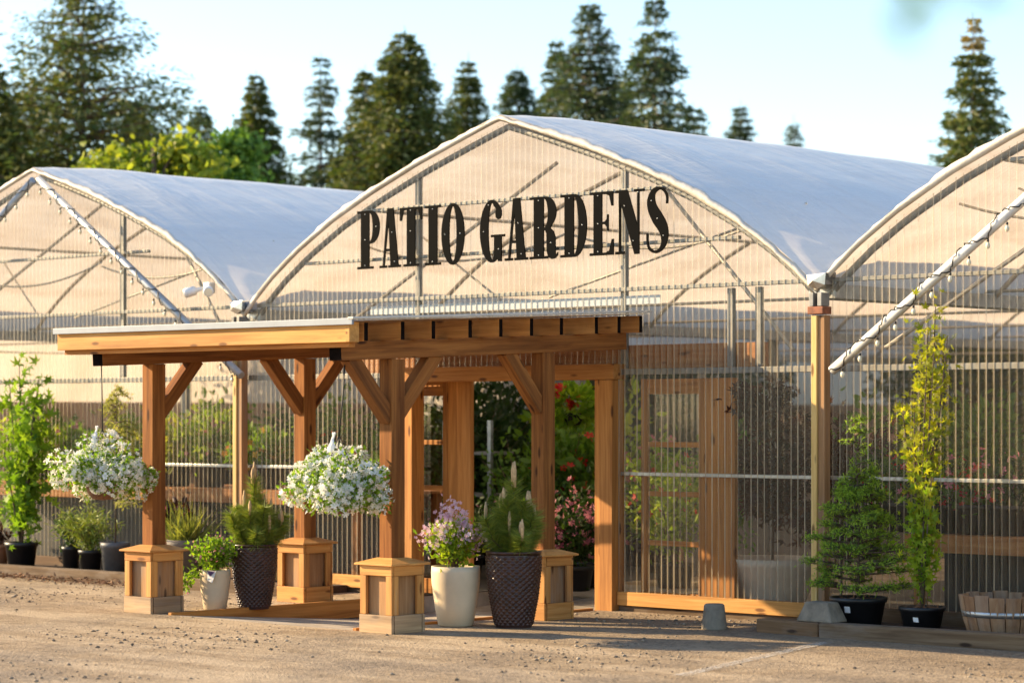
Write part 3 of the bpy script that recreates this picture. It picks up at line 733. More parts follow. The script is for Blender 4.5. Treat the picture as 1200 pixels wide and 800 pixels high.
# ------------------------------------------------------------------ entrance pergola
XR, XLf, YF, YB = .245, -2.65, -2.82, -1.09
ptz = lambda y: 2.105+.045*(y+2.8)      # beam underside
pg = thing('entrance_pergola', 'cedar entrance porch with braced posts and a pale corrugated roof', 'pergola', (0, 0, 0))
BH = .14
for (x, y) in ((XLf, YF), (XLf, YB), (XR, YF), (XR, YB)):
    b = MB(); b.box(x-.07, x+.07, y-.07, y+.07, .4, ptz(y)-.003, 'z'); b.build('post', 'rough_cedar', pg, .006)
    # pedestal box
    h = .175; zc = .52
    e = MB(); e.box(x-.13, x+.13, y-.13, y+.13, .02, .515, 'z'); pd = e.build('pedestal', 'pedestal_panel', pg, .003)
    c = MB()
    for sx in (-1, 1):
        for sy in (-1, 1):
            c.box(x+sx*(h-.0325)-.0325, x+sx*(h-.0325)+.0325, y+sy*(h-.012)-.012, y+sy*(h-.012)+.012, .141, .438, 'z')
            c.box(x+sx*(h-.012)-.0125, x+sx*(h-.012)+.0115, y+sy*(h-.05)-.025, y+sy*(h-.05)+.025, .141, .438, 'z')
    for s_ in (-1, 1):
        c.box(x-h, x+h, y+s_*(h-.010)-.0125, y+s_*(h-.010)+.0125, .44, .515)
        c.box(x+s_*(h-.010)-.0125, x+s_*(h-.010)+.0125, y-h+.026, y+h-.026, .44, .515, 'y')
    c.build('corner_board', 'pedestal', pd, .003)
    c = MB()
    for s_ in (-1, 1):
        c.box(x-h-.004, x+h+.004, y+s_*(h-.008)-.0125, y+s_*(h-.008)+.0125, 0, .138)
        c.box(x+s_*(h-.008)-.0125, x+s_*(h-.008)+.0125, y-h+.03, y+h-.03, 0, .138, 'y')
    c.build('plinth', 'plinth_grey' if y == YF else 'pedestal', pd, .003)
    c = MB(); q = h+.034; t_ = .085
    vs = [(x+a*q, y+b_*q, z) for z in (.518, .532) for a, b_ in ((-1, -1), (1, -1), (1, 1), (-1, 1))]+[(x+a*t_, y+b_*t_, .572) for a, b_ in ((-1, -1), (1, -1), (1, 1), (-1, 1))]
    fs = [(3, 2, 1, 0)]+[(k, (k+1) % 4, 4+(k+1) % 4, 4+k) for k in range(4)]+[(4+k, 4+(k+1) % 4, 8+(k+1) % 4, 8+k) for k in range(4)]+[(8, 9, 10, 11)]
    gs = [(v[0]*1.0+x*7, v[1]*.2+y, v[2]) for v in vs]
    c._add(vs, fs, gs); c.build('cap', 'pedestal', pd, .003)
YE = -3.42
for x in (XR, XLf):
    b = MB(); b.bar((x, YE, ptz(YE)+BH/2), (x, -.11, ptz(-.11)+BH/2), .135, BH); b.dark_ends(b.build('beam', 'rough_cedar', pg, .006), (0,))
for x in (XR, XLf):
    for y in (YF, YB):
        for sgn in (-1, 1):
            if y == YB and sgn == 1 and x == XR: continue
            if x == XLf and y == YF and sgn == -1: continue
            L_ = .44
            y1 = y+sgn*(L_+.02); z1 = ptz(y1)-.004
            b = MB(); b.bar((x, y+sgn*.045, z1-L_), (x, y1, z1+.03), .10, .115, cut1=0.0); b.build('brace', 'rough_cedar', pg, .005)
# purlins parallel to the wall
PXR, PXL = .53, -2.95
ends = [429, 472, 508, 551, 587, 623, 658, 699, 725.5, 751]
py_ = []
for e in ends:
    lo_, hi_ = -4.0, .3
    for _ in range(40):
        m_ = (lo_+hi_)/2
        if at(e, 380, m_).x < PXR: hi_ = m_     # x on the ray falls as Y grows
        else: lo_ = m_
    py_.append(min(m_, -.14))
PH = .14
roofz = lambda y: ptz(y)+BH+PH
for i, y in enumerate(py_):
    b = MB(); z = ptz(y)+BH+PH/2+.001
    b.bar((PXL, y, z), (PXR, y, z), .042, PH); b.dark_ends(b.build('purlin', 'cedar', pg, .003), (0, 1))
yf = py_[0]-.085
b = MB(); b.bar((PXL-.09, yf-.06, ptz(yf)+BH+.07), (PXR-.02, yf-.06, ptz(yf)+BH+.07), .045, .15); b.build('fascia', 'cedar_fresh', pg, .004)
b = MB(); b.bar((PXL-.06, yf, ptz(yf)+BH+.01), (PXR-.06, yf, ptz(yf)+BH+.01), .06, .10); b.build('fascia', 'cedar', pg, .004)
b = MB(); b.bar((PXR-.045, yf-.035, ptz(yf)+BH+.07), (PXR-.045+.045, yf-.035, ptz(yf)+BH+.07), .10, .15); b.build('fascia', 'cedar_fresh', pg, .004)
# roof sheet: corrugated across
nc = 360; xx = np.linspace(PXL-.1, PXR+.07, nc+1); zz = .0045*np.cos(2*PI*xx/.0676*.5)
rows = [(yf-.11), -1.8, -.12]
V = np.concatenate([np.stack([xx, np.full(nc+1, y), roofz(y)+.016+zz], 1) for y in rows]); a = np.arange(nc)
F_ = np.concatenate([np.stack([a+k*(nc+1), a+1+k*(nc+1), a+(k+1)*(nc+1)+1, a+(k+1)*(nc+1)], 1) for k in range(2)])
o = mesh_np('roof_sheet', V, [F_], 'roof_sheet', pg, True)
y_ = yf-.105
b = MB(); b.bar((PXL-.11, y_, roofz(y_)+.02), (PXR+.06, y_, roofz(y_)+.012), .02, .05); b.build('roof_edge', 'roof_panel', pg, .004)
b = MB(); b.bar((PXR+.045, yf-.12, roofz(yf-.12)+.036), (PXR+.045, -.12, roofz(-.12)+.036), .06, .018); b.build('roof_edge', 'film_edge', pg, .004)


# retaining boards each side of the sunken path
for X_, lab in ((PX0+.02, 'cedar edging board left of the sunken path, beneath the far pedestal'), (PX1-.02, 'cedar edging board right of the sunken path, behind the cream pot')):
    b = MB(); b.bar((X_, PY0, -.06), (X_, -.16, -.06), .04, .16); tag(b.build('edging_board', 'cedar', None, .004), lab, 'edging board')

# ------------------------------------------------------------------ plants: builders
def pot_lathe(parent, prof, mat, z=0, n=40, name='pot'):
    b = MB(); b.lathe(prof, n); return b.build(name, mat, parent)
def soil(parent, r, z):
    b = MB(); b.lathe([(0.001, z+.01), (r*.6, z+.008), (r, z)], 20); return b.build('soil', 'soil', parent)
def leaves(name, pos, dirs, size, mat, parent, base=LEAF, wid=.6, nrm=None):
    size = np.asarray(size)
    Rm = frames(dirs, nrm); V, Fs = scatter(base, pos, Rm, size, size*wid, size)
    return mesh_np(name, V, Fs, mat, parent)
def ball_points(n, c, r, inner=.55):
    d = rdir(n); rr = rng.uniform(inner, 1.0, n)**.6
    return np.asarray(c)+d*rr[:, None]*np.asarray(r), d
def bushy(n_branches, base, height, spread, up=.6, seedz=0.0):
    """branch skeleton: list of polylines fanned from base"""
    br = []
    for i in range(n_branches):
        a = rng.uniform(0, 2*PI); r = spread*math.sqrt(rng.uniform(.05, 1)); h = height*rng.uniform(.55, 1.0)*(1-.35*(r/spread)**2)
        tip = Vector((base[0]+r*math.cos(a), base[1]+r*math.sin(a), base[2]+h)); m_ = Vector(base).lerp(tip, .5)+Vector((0, 0, .12*height))
        m_.x = base[0]+(m_.x-base[0])*.7; m_.y = base[1]+(m_.y-base[1])*.7
        br.append([Vector(base), m_, tip])
    return br
def stems_mesh(br, parent, r0=.008, mat='twig', name='stem'):
    b = MB()
    for p in br: b.tube(p, [r0, r0*.7, r0*.3] if len(p) == 3 else list(np.linspace(r0, r0*.3, len(p))), 5)
    return b.build(name, mat, parent)
def along_pts(br, n, t0=.25, jit=.03):
    P = []; D = []
    for _ in range(n):
        p = br[rng.integers(len(br))]; t = rng.uniform(t0, 1.0)*(len(p)-1); i = min(int(t), len(p)-2); f = t-i
        q = p[i].lerp(p[i+1], f); d = (p[i+1]-p[i]).normalized()
        P.append(tuple(q)); D.append(tuple(d))
    P = np.array(P)+rng.normal(size=(n, 3))*jit; D = np.array(D)
    return P, norm(D+rng.normal(size=(n, 3))*.9)

CREAM = lambda r, h: [(.001, 0), (r*.62, 0), (r*.72, .01), (r*.86, h*.35), (r*.98, h*.72), (r, h*.9), (r*.985, h), (r*.93, h), (r*.9, h*.93), (r*.88, h*.85)]
BUCKET = lambda r, h: [(.001, 0), (r*.78, 0), (r*.94, h*.82), (r*1.0, h*.83), (r*1.02, h), (r*.95, h), (r*.92, h*.86)]
def textured_pot(parent, r, h):
    """tall brown pot covered in rows of diamond bosses"""
    na, nz = 220, 134; V = []
    for j in range(nz+1):
        t = j/nz; z = h*t; rr = r*(.66+.40*math.sin(min(1, t*1.02)*PI*.5)*1.0) if t < 1 else r
        rr = r*np.interp(t, [0, .1, .4, .75, .92, 1], [.66, .72, .88, .985, 1.0, .99])
        th = np.linspace(0, 2*PI, na, endpoint=False)
        u = th/(2*PI)*44; v = t*27
        w = np.abs(np.sin(PI*(u+v)/1.0*.5+0))*np.abs(np.sin(PI*(u-v)*.5))
        bos = .012*r/.22*w**.8*(1 if .03 < t < .94 else 0)
        V.append(np.stack([(rr+bos)*np.cos(th), (rr+bos)*np.sin(th), np.full(na, z)], 1))
    for rr, z in ((r*1.02, h*.955), (r*1.03, h*1.0), (r*.96, h*1.0), (r*.93, h*.92)):
        th = np.linspace(0, 2*PI, na, endpoint=False); V.append(np.stack([rr*np.cos(th), rr*np.sin(th), np.full(na, z)], 1))
    nr = len(V); V = np.concatenate(V); i, j = np.meshgrid(np.arange(na), np.arange(nr-1)); a = (j*na+i).ravel(); a2 = (j*na+(i+1) % na).ravel()
    return mesh_np('pot', V, [np.stack([a, a2, a2+na, a+na], 1)], 'brown_pot', parent, True)
def place(px, py, Y, z=0.0):
    p = at(px, py, Y); return (p.x, Y, z)

def pine(parent, z0, h, spread, n_sh=13, candles=True):
    br = []; nee_p = []; nee_d = []; cand = []
    for i in range(n_sh):
        a = 2*PI*i/n_sh*2.4+rng.uniform(-.3, .3); r = spread*(0 if i == 0 else rng.uniform(.25, 1.0)); hh = h*(1.0 if i == 0 else rng.uniform(.35, .88)*(1-.4*(r/spread)))
        tip = Vector((r*math.cos(a), r*math.sin(a), z0+hh)); mid = Vector((r*.75*math.cos(a), r*.75*math.sin(a), z0+hh*.45))
        p = [Vector((0, 0, z0-.02)), mid, tip]; br.append(p); cand.append(tip)
        n_ = int(820*(hh/h+.5)); t = rng.uniform(.22, 1, n_)*2; k = np.minimum(t.astype(int), 1); f = t-k
        P = np.array([tuple(q) for q in p]); q = P[k]*(1-f)[:, None]+P[k+1]*f[:, None]; d = norm(P[k+1]-P[k])
        rad = rng.normal(size=(n_, 3)); rad -= d*np.sum(rad*d, 1, keepdims=True); rad = norm(rad)
        nee_p.append(q); nee_d.append(norm(d*.5+rad+rng.normal(size=(n_, 3))*.15))
    stems_mesh(br, parent, .011, 'bark')
    P = np.concatenate(nee_p); D = np.concatenate(nee_d)
    leaves('needles', P, D, rng.uniform(.07, .135, len(P)), 'needle', parent, NEEDLE, .045)
    if candles:
        for i, t in enumerate(cand):
            if i > 0 and rng.uniform() < .45: continue
            for k in range(3 if i < 3 else 1):
                o = Vector((rng.uniform(-.03, .03), rng.uniform(-.03, .03), 0)) if k else Vector((0, 0, 0))
                L_ = rng.uniform(.09, .17)*(1.15 if i == 0 else 1); b = MB()
                b.tube([t+o-Vector((0, 0, .03)), t+o+Vector((0, 0, L_*.6)), t+o+Vector((0, 0, L_))], [.012, .015, .005], 6)
                b.build('candle', 'candle', parent)

# near cream pot with lilac blossoms
t = thing('potted_shrub', 'cream pot of lilac-pink blossom between the near pedestal and brown pot', 'potted plant', place(534, 735, -2.10))
pot_lathe(t, CREAM(.195, .475), 'cream_pot'); soil(t, .17, .42)
br = bushy(26, (0, 0, .40), .50, .24); br = [[a, b+Vector((-.02, 0, 0)), c+Vector((-.03, 0, 0))] for a, b, c in br]; stems_mesh(br, t, .006)
P, D = along_pts(br, 1500, .35, .045); leaves('foliage', P, D, rng.uniform(.035, .06, 1500), 'leaf_lime', t, LEAF, .55)
tips = np.array([tuple(p[2]) for p in br if p[2].z > .52]+[(-.10, -.08, .83), (-.05, -.1, .9), (-.14, -.04, .76), (.05, -.1, .88), (.12, -.02, .82), (-.17, -.02, .68), (.0, -.05, .95)])
P = tips[rng.integers(len(tips), size=760)]+rng.normal(size=(760, 3))*np.array([.032, .032, .045]); d = rdir(760, .2)
Rm = frames(rng.normal(size=(760, 3)), d+np.array([-.4, -.6, .3])); V, Fs = scatter(FLOWER, P, Rm, rng.uniform(.012, .021, 760)); mesh_np('blossom', V, Fs, 'petal_lilac', t)
# near brown pot with pine
t = thing('potted_pine', 'candled dwarf pine in the tall brown pot nearest the doorway', 'potted plant', place(602, 733, -1.86))
textured_pot(t, .215, .60); soil(t, .2, .555); pine(t, .55, .58, .29, 24)
# left pair
t = thing('potted_shrub', 'small cream pot of leafy green shrub by the left pedestal', 'potted plant', place(252, 714, -2.31))
pot_lathe(t, CREAM(.135, .345), 'cream_pot'); soil(t, .12, .30)
br = bushy(24, (0, 0, .30), .36, .25); br += [[Vector((0, 0, .31)), Vector((-.12, -.12, .36)), Vector((-.20, -.18, .24))], [Vector((0, 0, .31)), Vector((-.12, -.13, .33)), Vector((-.19, -.2, .17))]]
stems_mesh(br, t, .004)
P, D = along_pts(br, 2100, .3, .035); leaves('foliage', P, D, rng.uniform(.024, .045, 2100), 'leaf_bright', t, LEAF, .7)
P, D = along_pts(br, 130, .8, .03); Rm = frames(rng.normal(size=(130, 3)), D); V, Fs = scatter(FLOWER, P, Rm, rng.uniform(.008, .013, 130)); mesh_np('blossom', V, Fs, 'petal_pink', t)
b = MB(); b._add([(.04, -.125, .345), (.13, -.10, .34), (.115, -.128, .24), (.06, -.135, .26)], [(0, 3, 2, 1)]); o = b.build('care_tag', 'tag', t)
b = MB(); b._add([(.045, -.129, .343), (.125, -.105, .338), (.09, -.135, .295)], [(0, 2, 1)]); b.build('print', 'tag_purple', o)
t = thing('potted_pine', 'dwarf pine in the tall brown pot beside the far pedestal', 'potted plant', place(298, 711, -1.98))
textured_pot(t, .195, .56); soil(t, .18, .515); pine(t, .51, .60, .28, 22)

# hanging baskets
def basket(px, py, Y, hook, label, rx_=.42, tagk='bottle', seed=0):
    c = at(px, py, Y)
    t = thing('hanging_basket', label, 'hanging basket', tuple(c), 0, 'white petunia baskets under the porch')
    b = MB(); b.lathe([(.001, -.235), (.08, -.225), (.125, -.17), (.15, -.08), (.155, -.04), (.14, -.04), (.13, -.08)], 28); b.build('basket', 'wicker', t)
    lum = []
    while len(lum) < 27:
        d = rdir(1)[0]
        if d[2] < -.75: continue
        lum.append(d*np.array((rx_*.78, rx_*.78, .20))*rng.uniform(.7, 1.18)+np.array((0, 0, .03-.09*np.hypot(d[0], d[1])*rng.uniform(.2, 1.3))))
    lum = np.array(lum); LR = rng.uniform(.06, .16, len(lum))
    def lump(n_, inner):
        k = rng.integers(len(lum), size=n_); d = rdir(n_); P = lum[k]+d*(LR[k]*rng.uniform(inner, 1, n_)**.5)[:, None]
        out = norm(P*np.array((1, 1, 2.0)))
        ok = P[:, 2] > -.24
        return P[ok], norm(d+out)[ok]
    P, D = lump(2600, .1); P2, D2 = ball_points(900, (0, 0, 0), (rx_*.7, rx_*.7, .16), .3); P = np.concatenate([P, P2]); D = np.concatenate([D, D2])
    leaves('foliage', P, norm(D+rng.normal(size=P.shape)*.7), rng.uniform(.028, .05, len(P)), 'leaf_bright', t, LEAF, .6)
    P, D = lump(1750, .75); nn = len(P)
    ok = np.einsum('ij,ij->i', D, norm(P*np.array((1, 1, 2.0)))) > .35; P = P[ok]; D = D[ok]; nn = len(P)
    Rm = frames(rng.normal(size=(nn, 3)), D+rng.normal(size=(nn, 3))*.4); V, Fs = scatter(FLOWER, P, Rm, rng.uniform(.015, .030, nn)); mesh_np('petunia', V, Fs, 'petal_white', t)
    hk = Vector(hook)-c
    b = MB(); b.tube([hk, hk*.55+Vector((.004, 0, .1)), Vector((0, 0, .36))], .006, 5)
    for k in range(3):
        a = 2*PI*k/3+.4; b.tube([(0, 0, .36), (.19*math.cos(a), .19*math.sin(a), -.05)], .0045, 4)
    b.build('hanger', 'wire', t)
    b = MB()
    q = Vector((.02, -.10, .31)); b.lathe([(.001, -.085), (.034, -.075), (.04, -.035), (.026, .005), (.010, .03), (.009, .04), (.026, .075), (.001, .06)], 7, q, False)
    b.v = [(.02+(x_-.02)*.8+(z_-.3)*.3+.006*math.sin(z_*90+y_*60), y_*.6-.03, z_+.007*math.sin(x_*150)) if abs(x_-.02) < .05 and abs(y_+.1) < .06 and .2 < z_ < .42 else (x_, y_, z_) for x_, y_, z_ in b.v]
    b.build('care_bag', 'tag', t)
    return t
basket(397, 566, -3.30, (XR-.02, -3.30, ptz(-3.3)), 'round basket of white petunias hanging by the near pedestal post', .40)
basket(120, 553, -3.30, (XLf-.10, -3.30, ptz(-3.3)+.0), 'broad basket of white petunias hanging before the leftmost post', .43)

# ------------------------------------------------------------------ left planting bed
b = MB(); b.bar((-10.5, -.80, .05), (-3.2, -.80, .05), .14, .14); tag(b.build('kerb_timber', 'old_timber', None, .012), 'weathered timber edging the bed of nursery pots at left', 'timber edging')
b = MB(); b.box(-10.5, -3.2, -.73, -.05, -.05, .07); tag(b.build('planting_bed', 'soil'), kind='structure')
n_ = 1600; X = rng.uniform(-10, -4.8, n_); Y = -.95+rng.normal(size=n_)*.13; d = rdir(n_); d[:, 2] *= .25
Rm = frames(d, np.tile((0, 0, 1.0), (n_, 1))+rng.normal(size=(n_, 3))*.4); V, Fs = scatter(LEAF, np.stack([X, Y, rng.uniform(.01, .05, n_)], 1), Rm, rng.uniform(.03, .07, n_), rng.uniform(.012, .025, n_), .02)
tag(mesh_np('mulch', V, Fs, 'mulch'), 'reddish bark chips spilling over the left timber edge', 'mulch', kind='stuff')

BED = .07
def left_pot(px0, px1, ytop, ybot, Y, mat, label, name='potted_plant', cat='potted plant', prof=BUCKET):
    p = at((px0+px1)/2, ybot, Y); d = (p-Vector(CAM)).length; sc = d/F
    r = (px1-px0)*sc/2; h = (ybot-ytop)*sc
    t = thing(name, label, cat, (p.x, Y, BED)); pot_lathe(t, prof(r, h), mat); soil(t, r*.9, h*.85)
    return t, r, h, sc
# maple at the left edge
t, r, h, sc = left_pot(6, 44, 634, 663, -.45, 'black_plastic', 'tall bright green maple in a black pot at the left edge')
br = []
for i in range(11):
    a = rng.uniform(0, 2*PI); H_ = rng.uniform(1.2, 2.25); r_ = rng.uniform(.10, .36)
    br.append([Vector((0, 0, h*.8)), Vector((r_*.4*math.cos(a), r_*.4*math.sin(a), H_*.5)), Vector((r_*math.cos(a), r_*math.sin(a), H_))])
stems_mesh(br, t, .014, 'bark')
P, D = along_pts(br, 850, .22, .10); D[:, 2] -= .25
leaves('foliage', P, norm(D), rng.uniform(.065, .12, len(P)), 'leaf_bright', t, PALM, .95)
t, r, h, sc = left_pot(-10, 10, 640, 664, -.40, 'terracotta', 'dusky trailing plant in the clay pot at the left border')
br = bushy(10, (0, 0, h*.8), .3, .16); stems_mesh(br, t, .004); P, D = along_pts(br, 340, .2, .03); leaves('foliage', P, D, rng.uniform(.03, .06, 340), 'leaf_purple', t)
t, r, h, sc = left_pot(72, 94, 640, 668, -.45, 'black_plastic', 'dark slender shrub in the narrow black pot by the maple')
br = bushy(12, (0, 0, h*.8), .42, .15); stems_mesh(br, t, .005); P, D = along_pts(br, 520, .1, .035); leaves('foliage', P, D, rng.uniform(.03, .06, 520), 'leaf_dark', t)
t, r, h, sc = left_pot(92, 120, 643, 669, -.50, 'black_plastic', 'low feathery evergreen in a black pot beneath the left basket')
br = bushy(22, (0, 0, h*.8), .62, .36); stems_mesh(br, t, .005); P, D = along_pts(br, 1700, .15, .04); leaves('foliage', P, norm(D+np.array([0, 0, -.3])), rng.uniform(.05, .10, 1700), 'needle', t, LEAF, .14)
t, r, h, sc = left_pot(118, 152, 634, 671, -.52, 'grey_plastic', 'airy pale larch sapling in a grey pot left of the porch')
trunk = [Vector((0, 0, h*.8)), Vector((.01, 0, .9)), Vector((0, .02, 1.85))]; br = [trunk]
for z in np.linspace(.7, 1.85, 22):
    for k in range(2):
        a = rng.uniform(0, 2*PI); L_ = (.10+.40*(1.95-z)/1.3)*rng.uniform(.6, 1.1); br.append([Vector((0, 0, z)), Vector((L_*.5*math.cos(a), L_*.5*math.sin(a), z+.03)), Vector((L_*math.cos(a), L_*math.sin(a), z-.02))])
stems_mesh(br, t, .009, 'bark'); P, D = along_pts(br[1:], 2600, .1, .014); leaves('needles', P, D, rng.uniform(.03, .06, 2600), 'larch', t, LEAF, .2)
# behind the left posts
t, r, h, sc = left_pot(186, 216, 612, 668, -.45, 'terracotta', 'burgundy leafy plant in a clay pot behind the left post')
br = bushy(16, (0, 0, h*.85), .34, .22); stems_mesh(br, t, .004); P, D = along_pts(br, 600, .2, .04); leaves('foliage', P, D, rng.uniform(.05, .09, 600), 'leaf_purple', t, LEAF2, .6)
P, D = along_pts(br, 60, .6, .03); Rm = frames(rng.normal(size=(60, 3)), D); V, Fs = scatter(FLOWER, P, Rm, .022); mesh_np('blossom', V, Fs, 'petal_pink', t)
t, r, h, sc = left_pot(196, 240, 636, 682, -.55, 'concrete_dark', 'arching grass in a wide dark tub behind the left pedestal')
n_ = 260; a = rng.uniform(0, 2*PI, n_); el = rng.uniform(.5, 1.4, n_); D = np.stack([np.cos(a)*np.cos(el), np.sin(a)*np.cos(el), np.sin(el)], 1)
leaves('blades', np.stack([rng.normal(size=n_)*.06, rng.normal(size=n_)*.06, np.full(n_, h*.85)], 1), D, rng.uniform(.25, .5, n_), 'grass_blade', t, LEAF, .035)

# ------------------------------------------------------------------ right bed
b = MB(); b.bar((2.95, -.92, .035), (9.0, -.80, .05), .15, .15); tag(b.build('kerb_timber', 'old_timber', None, .015), 'dark old timber edging the bed below the fir and maple pots', 'timber edging')
b = MB(); b.bar((2.33, -.86, .035), (2.93, -.88, .035), .17, .14); tag(b.build('kerb_timber', 'bench_dark', None, .012), 'short dark footing block under the concrete wedge', 'timber edging')
b = MB(); b.box(2.33, 9.0, -.80, -.05, -.05, .055); tag(b.build('planting_bed', 'soil'), kind='structure')
def frustum(name, px, py, Y, w0, w1, h, label, cat, mat, z=0.0, d0=None, n=4):
    p = at(px, py, Y); b = MB()
    if n == 4:
        d0 = d0 or w0; k = w1/w0
        vs = [(a*w0/2, c*d0/2, 0) for a, c in ((-1, -1), (1, -1), (1, 1), (-1, 1))]+[(a*w1/2, c*d0*k/2, h) for a, c in ((-1, -1), (1, -1), (1, 1), (-1, 1))]
        b._add(vs, [(3, 2, 1, 0), (4, 5, 6, 7)]+[(i, (i+1) % 4, 4+(i+1) % 4, 4+i) for i in range(4)])
        o = b.build(name, mat, None, .012)
    else:
        b.lathe([(.001, 0), (w0/2, 0), (w0/2*1.0, .01), (w1/2, h-.012), (w1/2-.012, h), (.001, h-.004)], n); o = b.build(name, mat)
    o.location = (p.x, Y, z); tag(o, label, cat); return o
frustum('concrete_block', 837, 737, -.96, .20, .16, .20, 'round tapered concrete block standing before the wooden sill', 'concrete block', 'concrete', n=20)
frustum('concrete_block', 963, 728, -.84, .33, .21, .15, 'wedge-shaped concrete block on the dark footing by the fir pot', 'concrete block', 'concrete', .107, .22)

def right_pot(px0, px1, ytop, ybot, Y, label, name):
    p = at((px0+px1)/2, ybot, Y); sc = (p-Vector(CAM)).length/F; r = (px1-px0)*sc/2; h = (ybot-ytop)*sc
    t = thing(name, label, 'potted plant', (p.x, Y, .06)); pot_lathe(t, BUCKET(r, h), 'black_plastic')
    n_ = 260; P = np.stack([rng.uniform(-1, 1, n_), rng.uniform(-1, 1, n_), np.full(n_, h*.9)], 1); P = P[np.hypot(P[:, 0], P[:, 1]) < .95]; P[:, :2] *= r*.88
    soil(t, r*.92, h*.88)
    leaves('bark_chips', P, rdir(len(P))*np.array([1, 1, .3]), rng.uniform(.03, .06, len(P)), 'mulch', t, LEAF, .4)
    return t, r, h, sc
t, r, h, sc = right_pot(973, 1039, 697, 730, -.48, 'bushy young fir with bright tips in a black tub', 'potted_fir')
b = MB(); b._add([(.02, -r*.99, h*.72), (.07, -r*.985, h*.72), (.07, -r*.93, h*.5), (.02, -r*.935, h*.5)], [(0, 3, 2, 1)]); b.build('price_tag', 'tag', t)
HT = 1.62
trunk = [Vector((0, 0, h*.8)), Vector((.005, 0, HT*.55)), Vector((-.05, 0, HT))]; br = [trunk]; tips = []
for i, z in enumerate([.27, .36, .46, .55, .66, .76, .85, .95, 1.04, 1.12, 1.24, 1.36, 1.48, 1.57]):
    low_ = z < 1.15; nb = 6 if low_ else 3
    for k in range(nb):
        a = 2*PI*k/nb+i*1.1+rng.normal()*.25; zb = z+rng.normal()*.02
        L_ = ((.40*min(1, (1.42-z)/.85)) if low_ else (.10 if z < 1.4 else .06))*rng.uniform(.7, 1.15)
        e = Vector((math.cos(a), math.sin(a), 0)); q = [Vector((-.02*z, 0, zb)), Vector((0, 0, zb+.02))+e*L_*.5, Vector((0, 0, zb+.10*L_))+e*L_]; br.append(q); tips.append(q[2])
        if L_ > .13:
            for s_ in (-1, 1):
                for f_ in (.45, .75):
                    o_ = q[0].lerp(q[2], f_)+Vector((0, 0, .015)); e2 = Vector((math.cos(a+s_*.8), math.sin(a+s_*.8), .12))*L_*(.95-f_)*.8; br.append([o_, o_+e2*.5, o_+e2]); tips.append(o_+e2)
stems_mesh(br, t, .010, 'bark')
P, D = along_pts(br[1:], 8000, .05, .009); leaves('needles', P, D, rng.uniform(.028, .052, len(P)), 'fir', t, LEAF, .2)
tp = np.array([tuple(x) for x in tips]); n_ = 4600; P = tp[rng.integers(len(tp), size=n_)]; leaves('new_growth', P+rng.normal(size=(n_, 3))*.018, rdir(n_, .1), rng.uniform(.025, .045, n_), 'fir_tip', t, LEAF, .24)
t, r, h, sc = right_pot(1054, 1107, 710, 737, -.50, 'tall golden-leaved maple in a small black pot', 'potted_maple')
b = MB(); b._add([(.03, -r*.97, h*.6), (.075, -r*.96, h*.6), (.075, -r*.91, h*.4), (.03, -r*.915, h*.4)], [(0, 3, 2, 1)]); b.build('price_tag', 'tag', t)
br = []
for i in range(13):
    a = rng.uniform(0, 2*PI); H_ = rng.uniform(.9, 2.35); r_ = rng.uniform(.03, .20)*min(1.0, (2.75-H_)); 
    br.append([Vector((0, 0, h*.8)), Vector((r_*.5*math.cos(a), r_*.5*math.sin(a), H_*.5)), Vector((r_*math.cos(a)+.05*H_/2, r_*math.sin(a), H_))])
br.append([Vector((.02, 0, 1.0)), Vector((.15, 0, 1.6)), Vector((.24, -.02, 2.2))]); br.append([Vector((.05, 0, 1.6)), Vector((.1, 0, 2.0)), Vector((.12, 0, 2.42))]); br.append([Vector((.02, 0, 1.2)), Vector((-.14, 0, 1.4)), Vector((-.18, 0, 1.7))])
stems_mesh(br, t, .011, 'bark')
P, D = along_pts(br, 1300, .18, .05); D[:, 2] -= .3; hi = P[:, 2] > 1.05+rng.normal(size=len(P))*.25
sz = rng.uniform(.032, .07, len(P))
leaves('foliage', P[hi], norm(D[hi]), sz[hi], 'leaf_yellow', t, PALM, .95); leaves('foliage', P[~hi], norm(D[~hi]), sz[~hi], 'leaf_lime', t, PALM, .95)
# half barrel
p = at(1178, 742, -.46)
t = thing('half_barrel', 'weathered half whisky barrel with a metal hoop at the right edge', 'barrel', (p.x, -.44, .055))
b = MB(); n_ = 18
prof = [(.275, 0), (.31, .10), (.335, .20), (.35, .30)]
for k in range(n_):
    a0, a1 = 2*PI*k/n_+.012, 2*PI*(k+1)/n_-.012; off = random.uniform(0, 30); jit = random.uniform(-.008, .008); vs = []; gs = []
    for (r_, z) in prof:
        for rr in (r_, r_-.028):
            for a in (a0, (a0+a1)/2, a1): vs.append((rr*math.cos(a), rr*math.sin(a), z+(jit if z > .25 else 0))); gs.append((z+off, a*.3, rr))
    fs = []
    for i in range(3):
        o = i*6
        fs += [(o, o+1, o+7, o+6), (o+1, o+2, o+8, o+7), (o+4, o+3, o+9, o+10), (o+5, o+4, o+10, o+11), (o+3, o, o+6, o+9), (o+2, o+5, o+11, o+8)]
    fs += [(18, 19, 22, 21), (19, 20, 23, 22)]
    b._add(vs, fs, gs)
b.build('stave', 'barrel', t)
for z in (.145,):
    b = MB(); b.lathe([(.319, z), (.322, z-.0), (.332, z+.042), (.329, z+.043)], 40); b.build('hoop', 'galv', t)
soil(t, .325, .245)

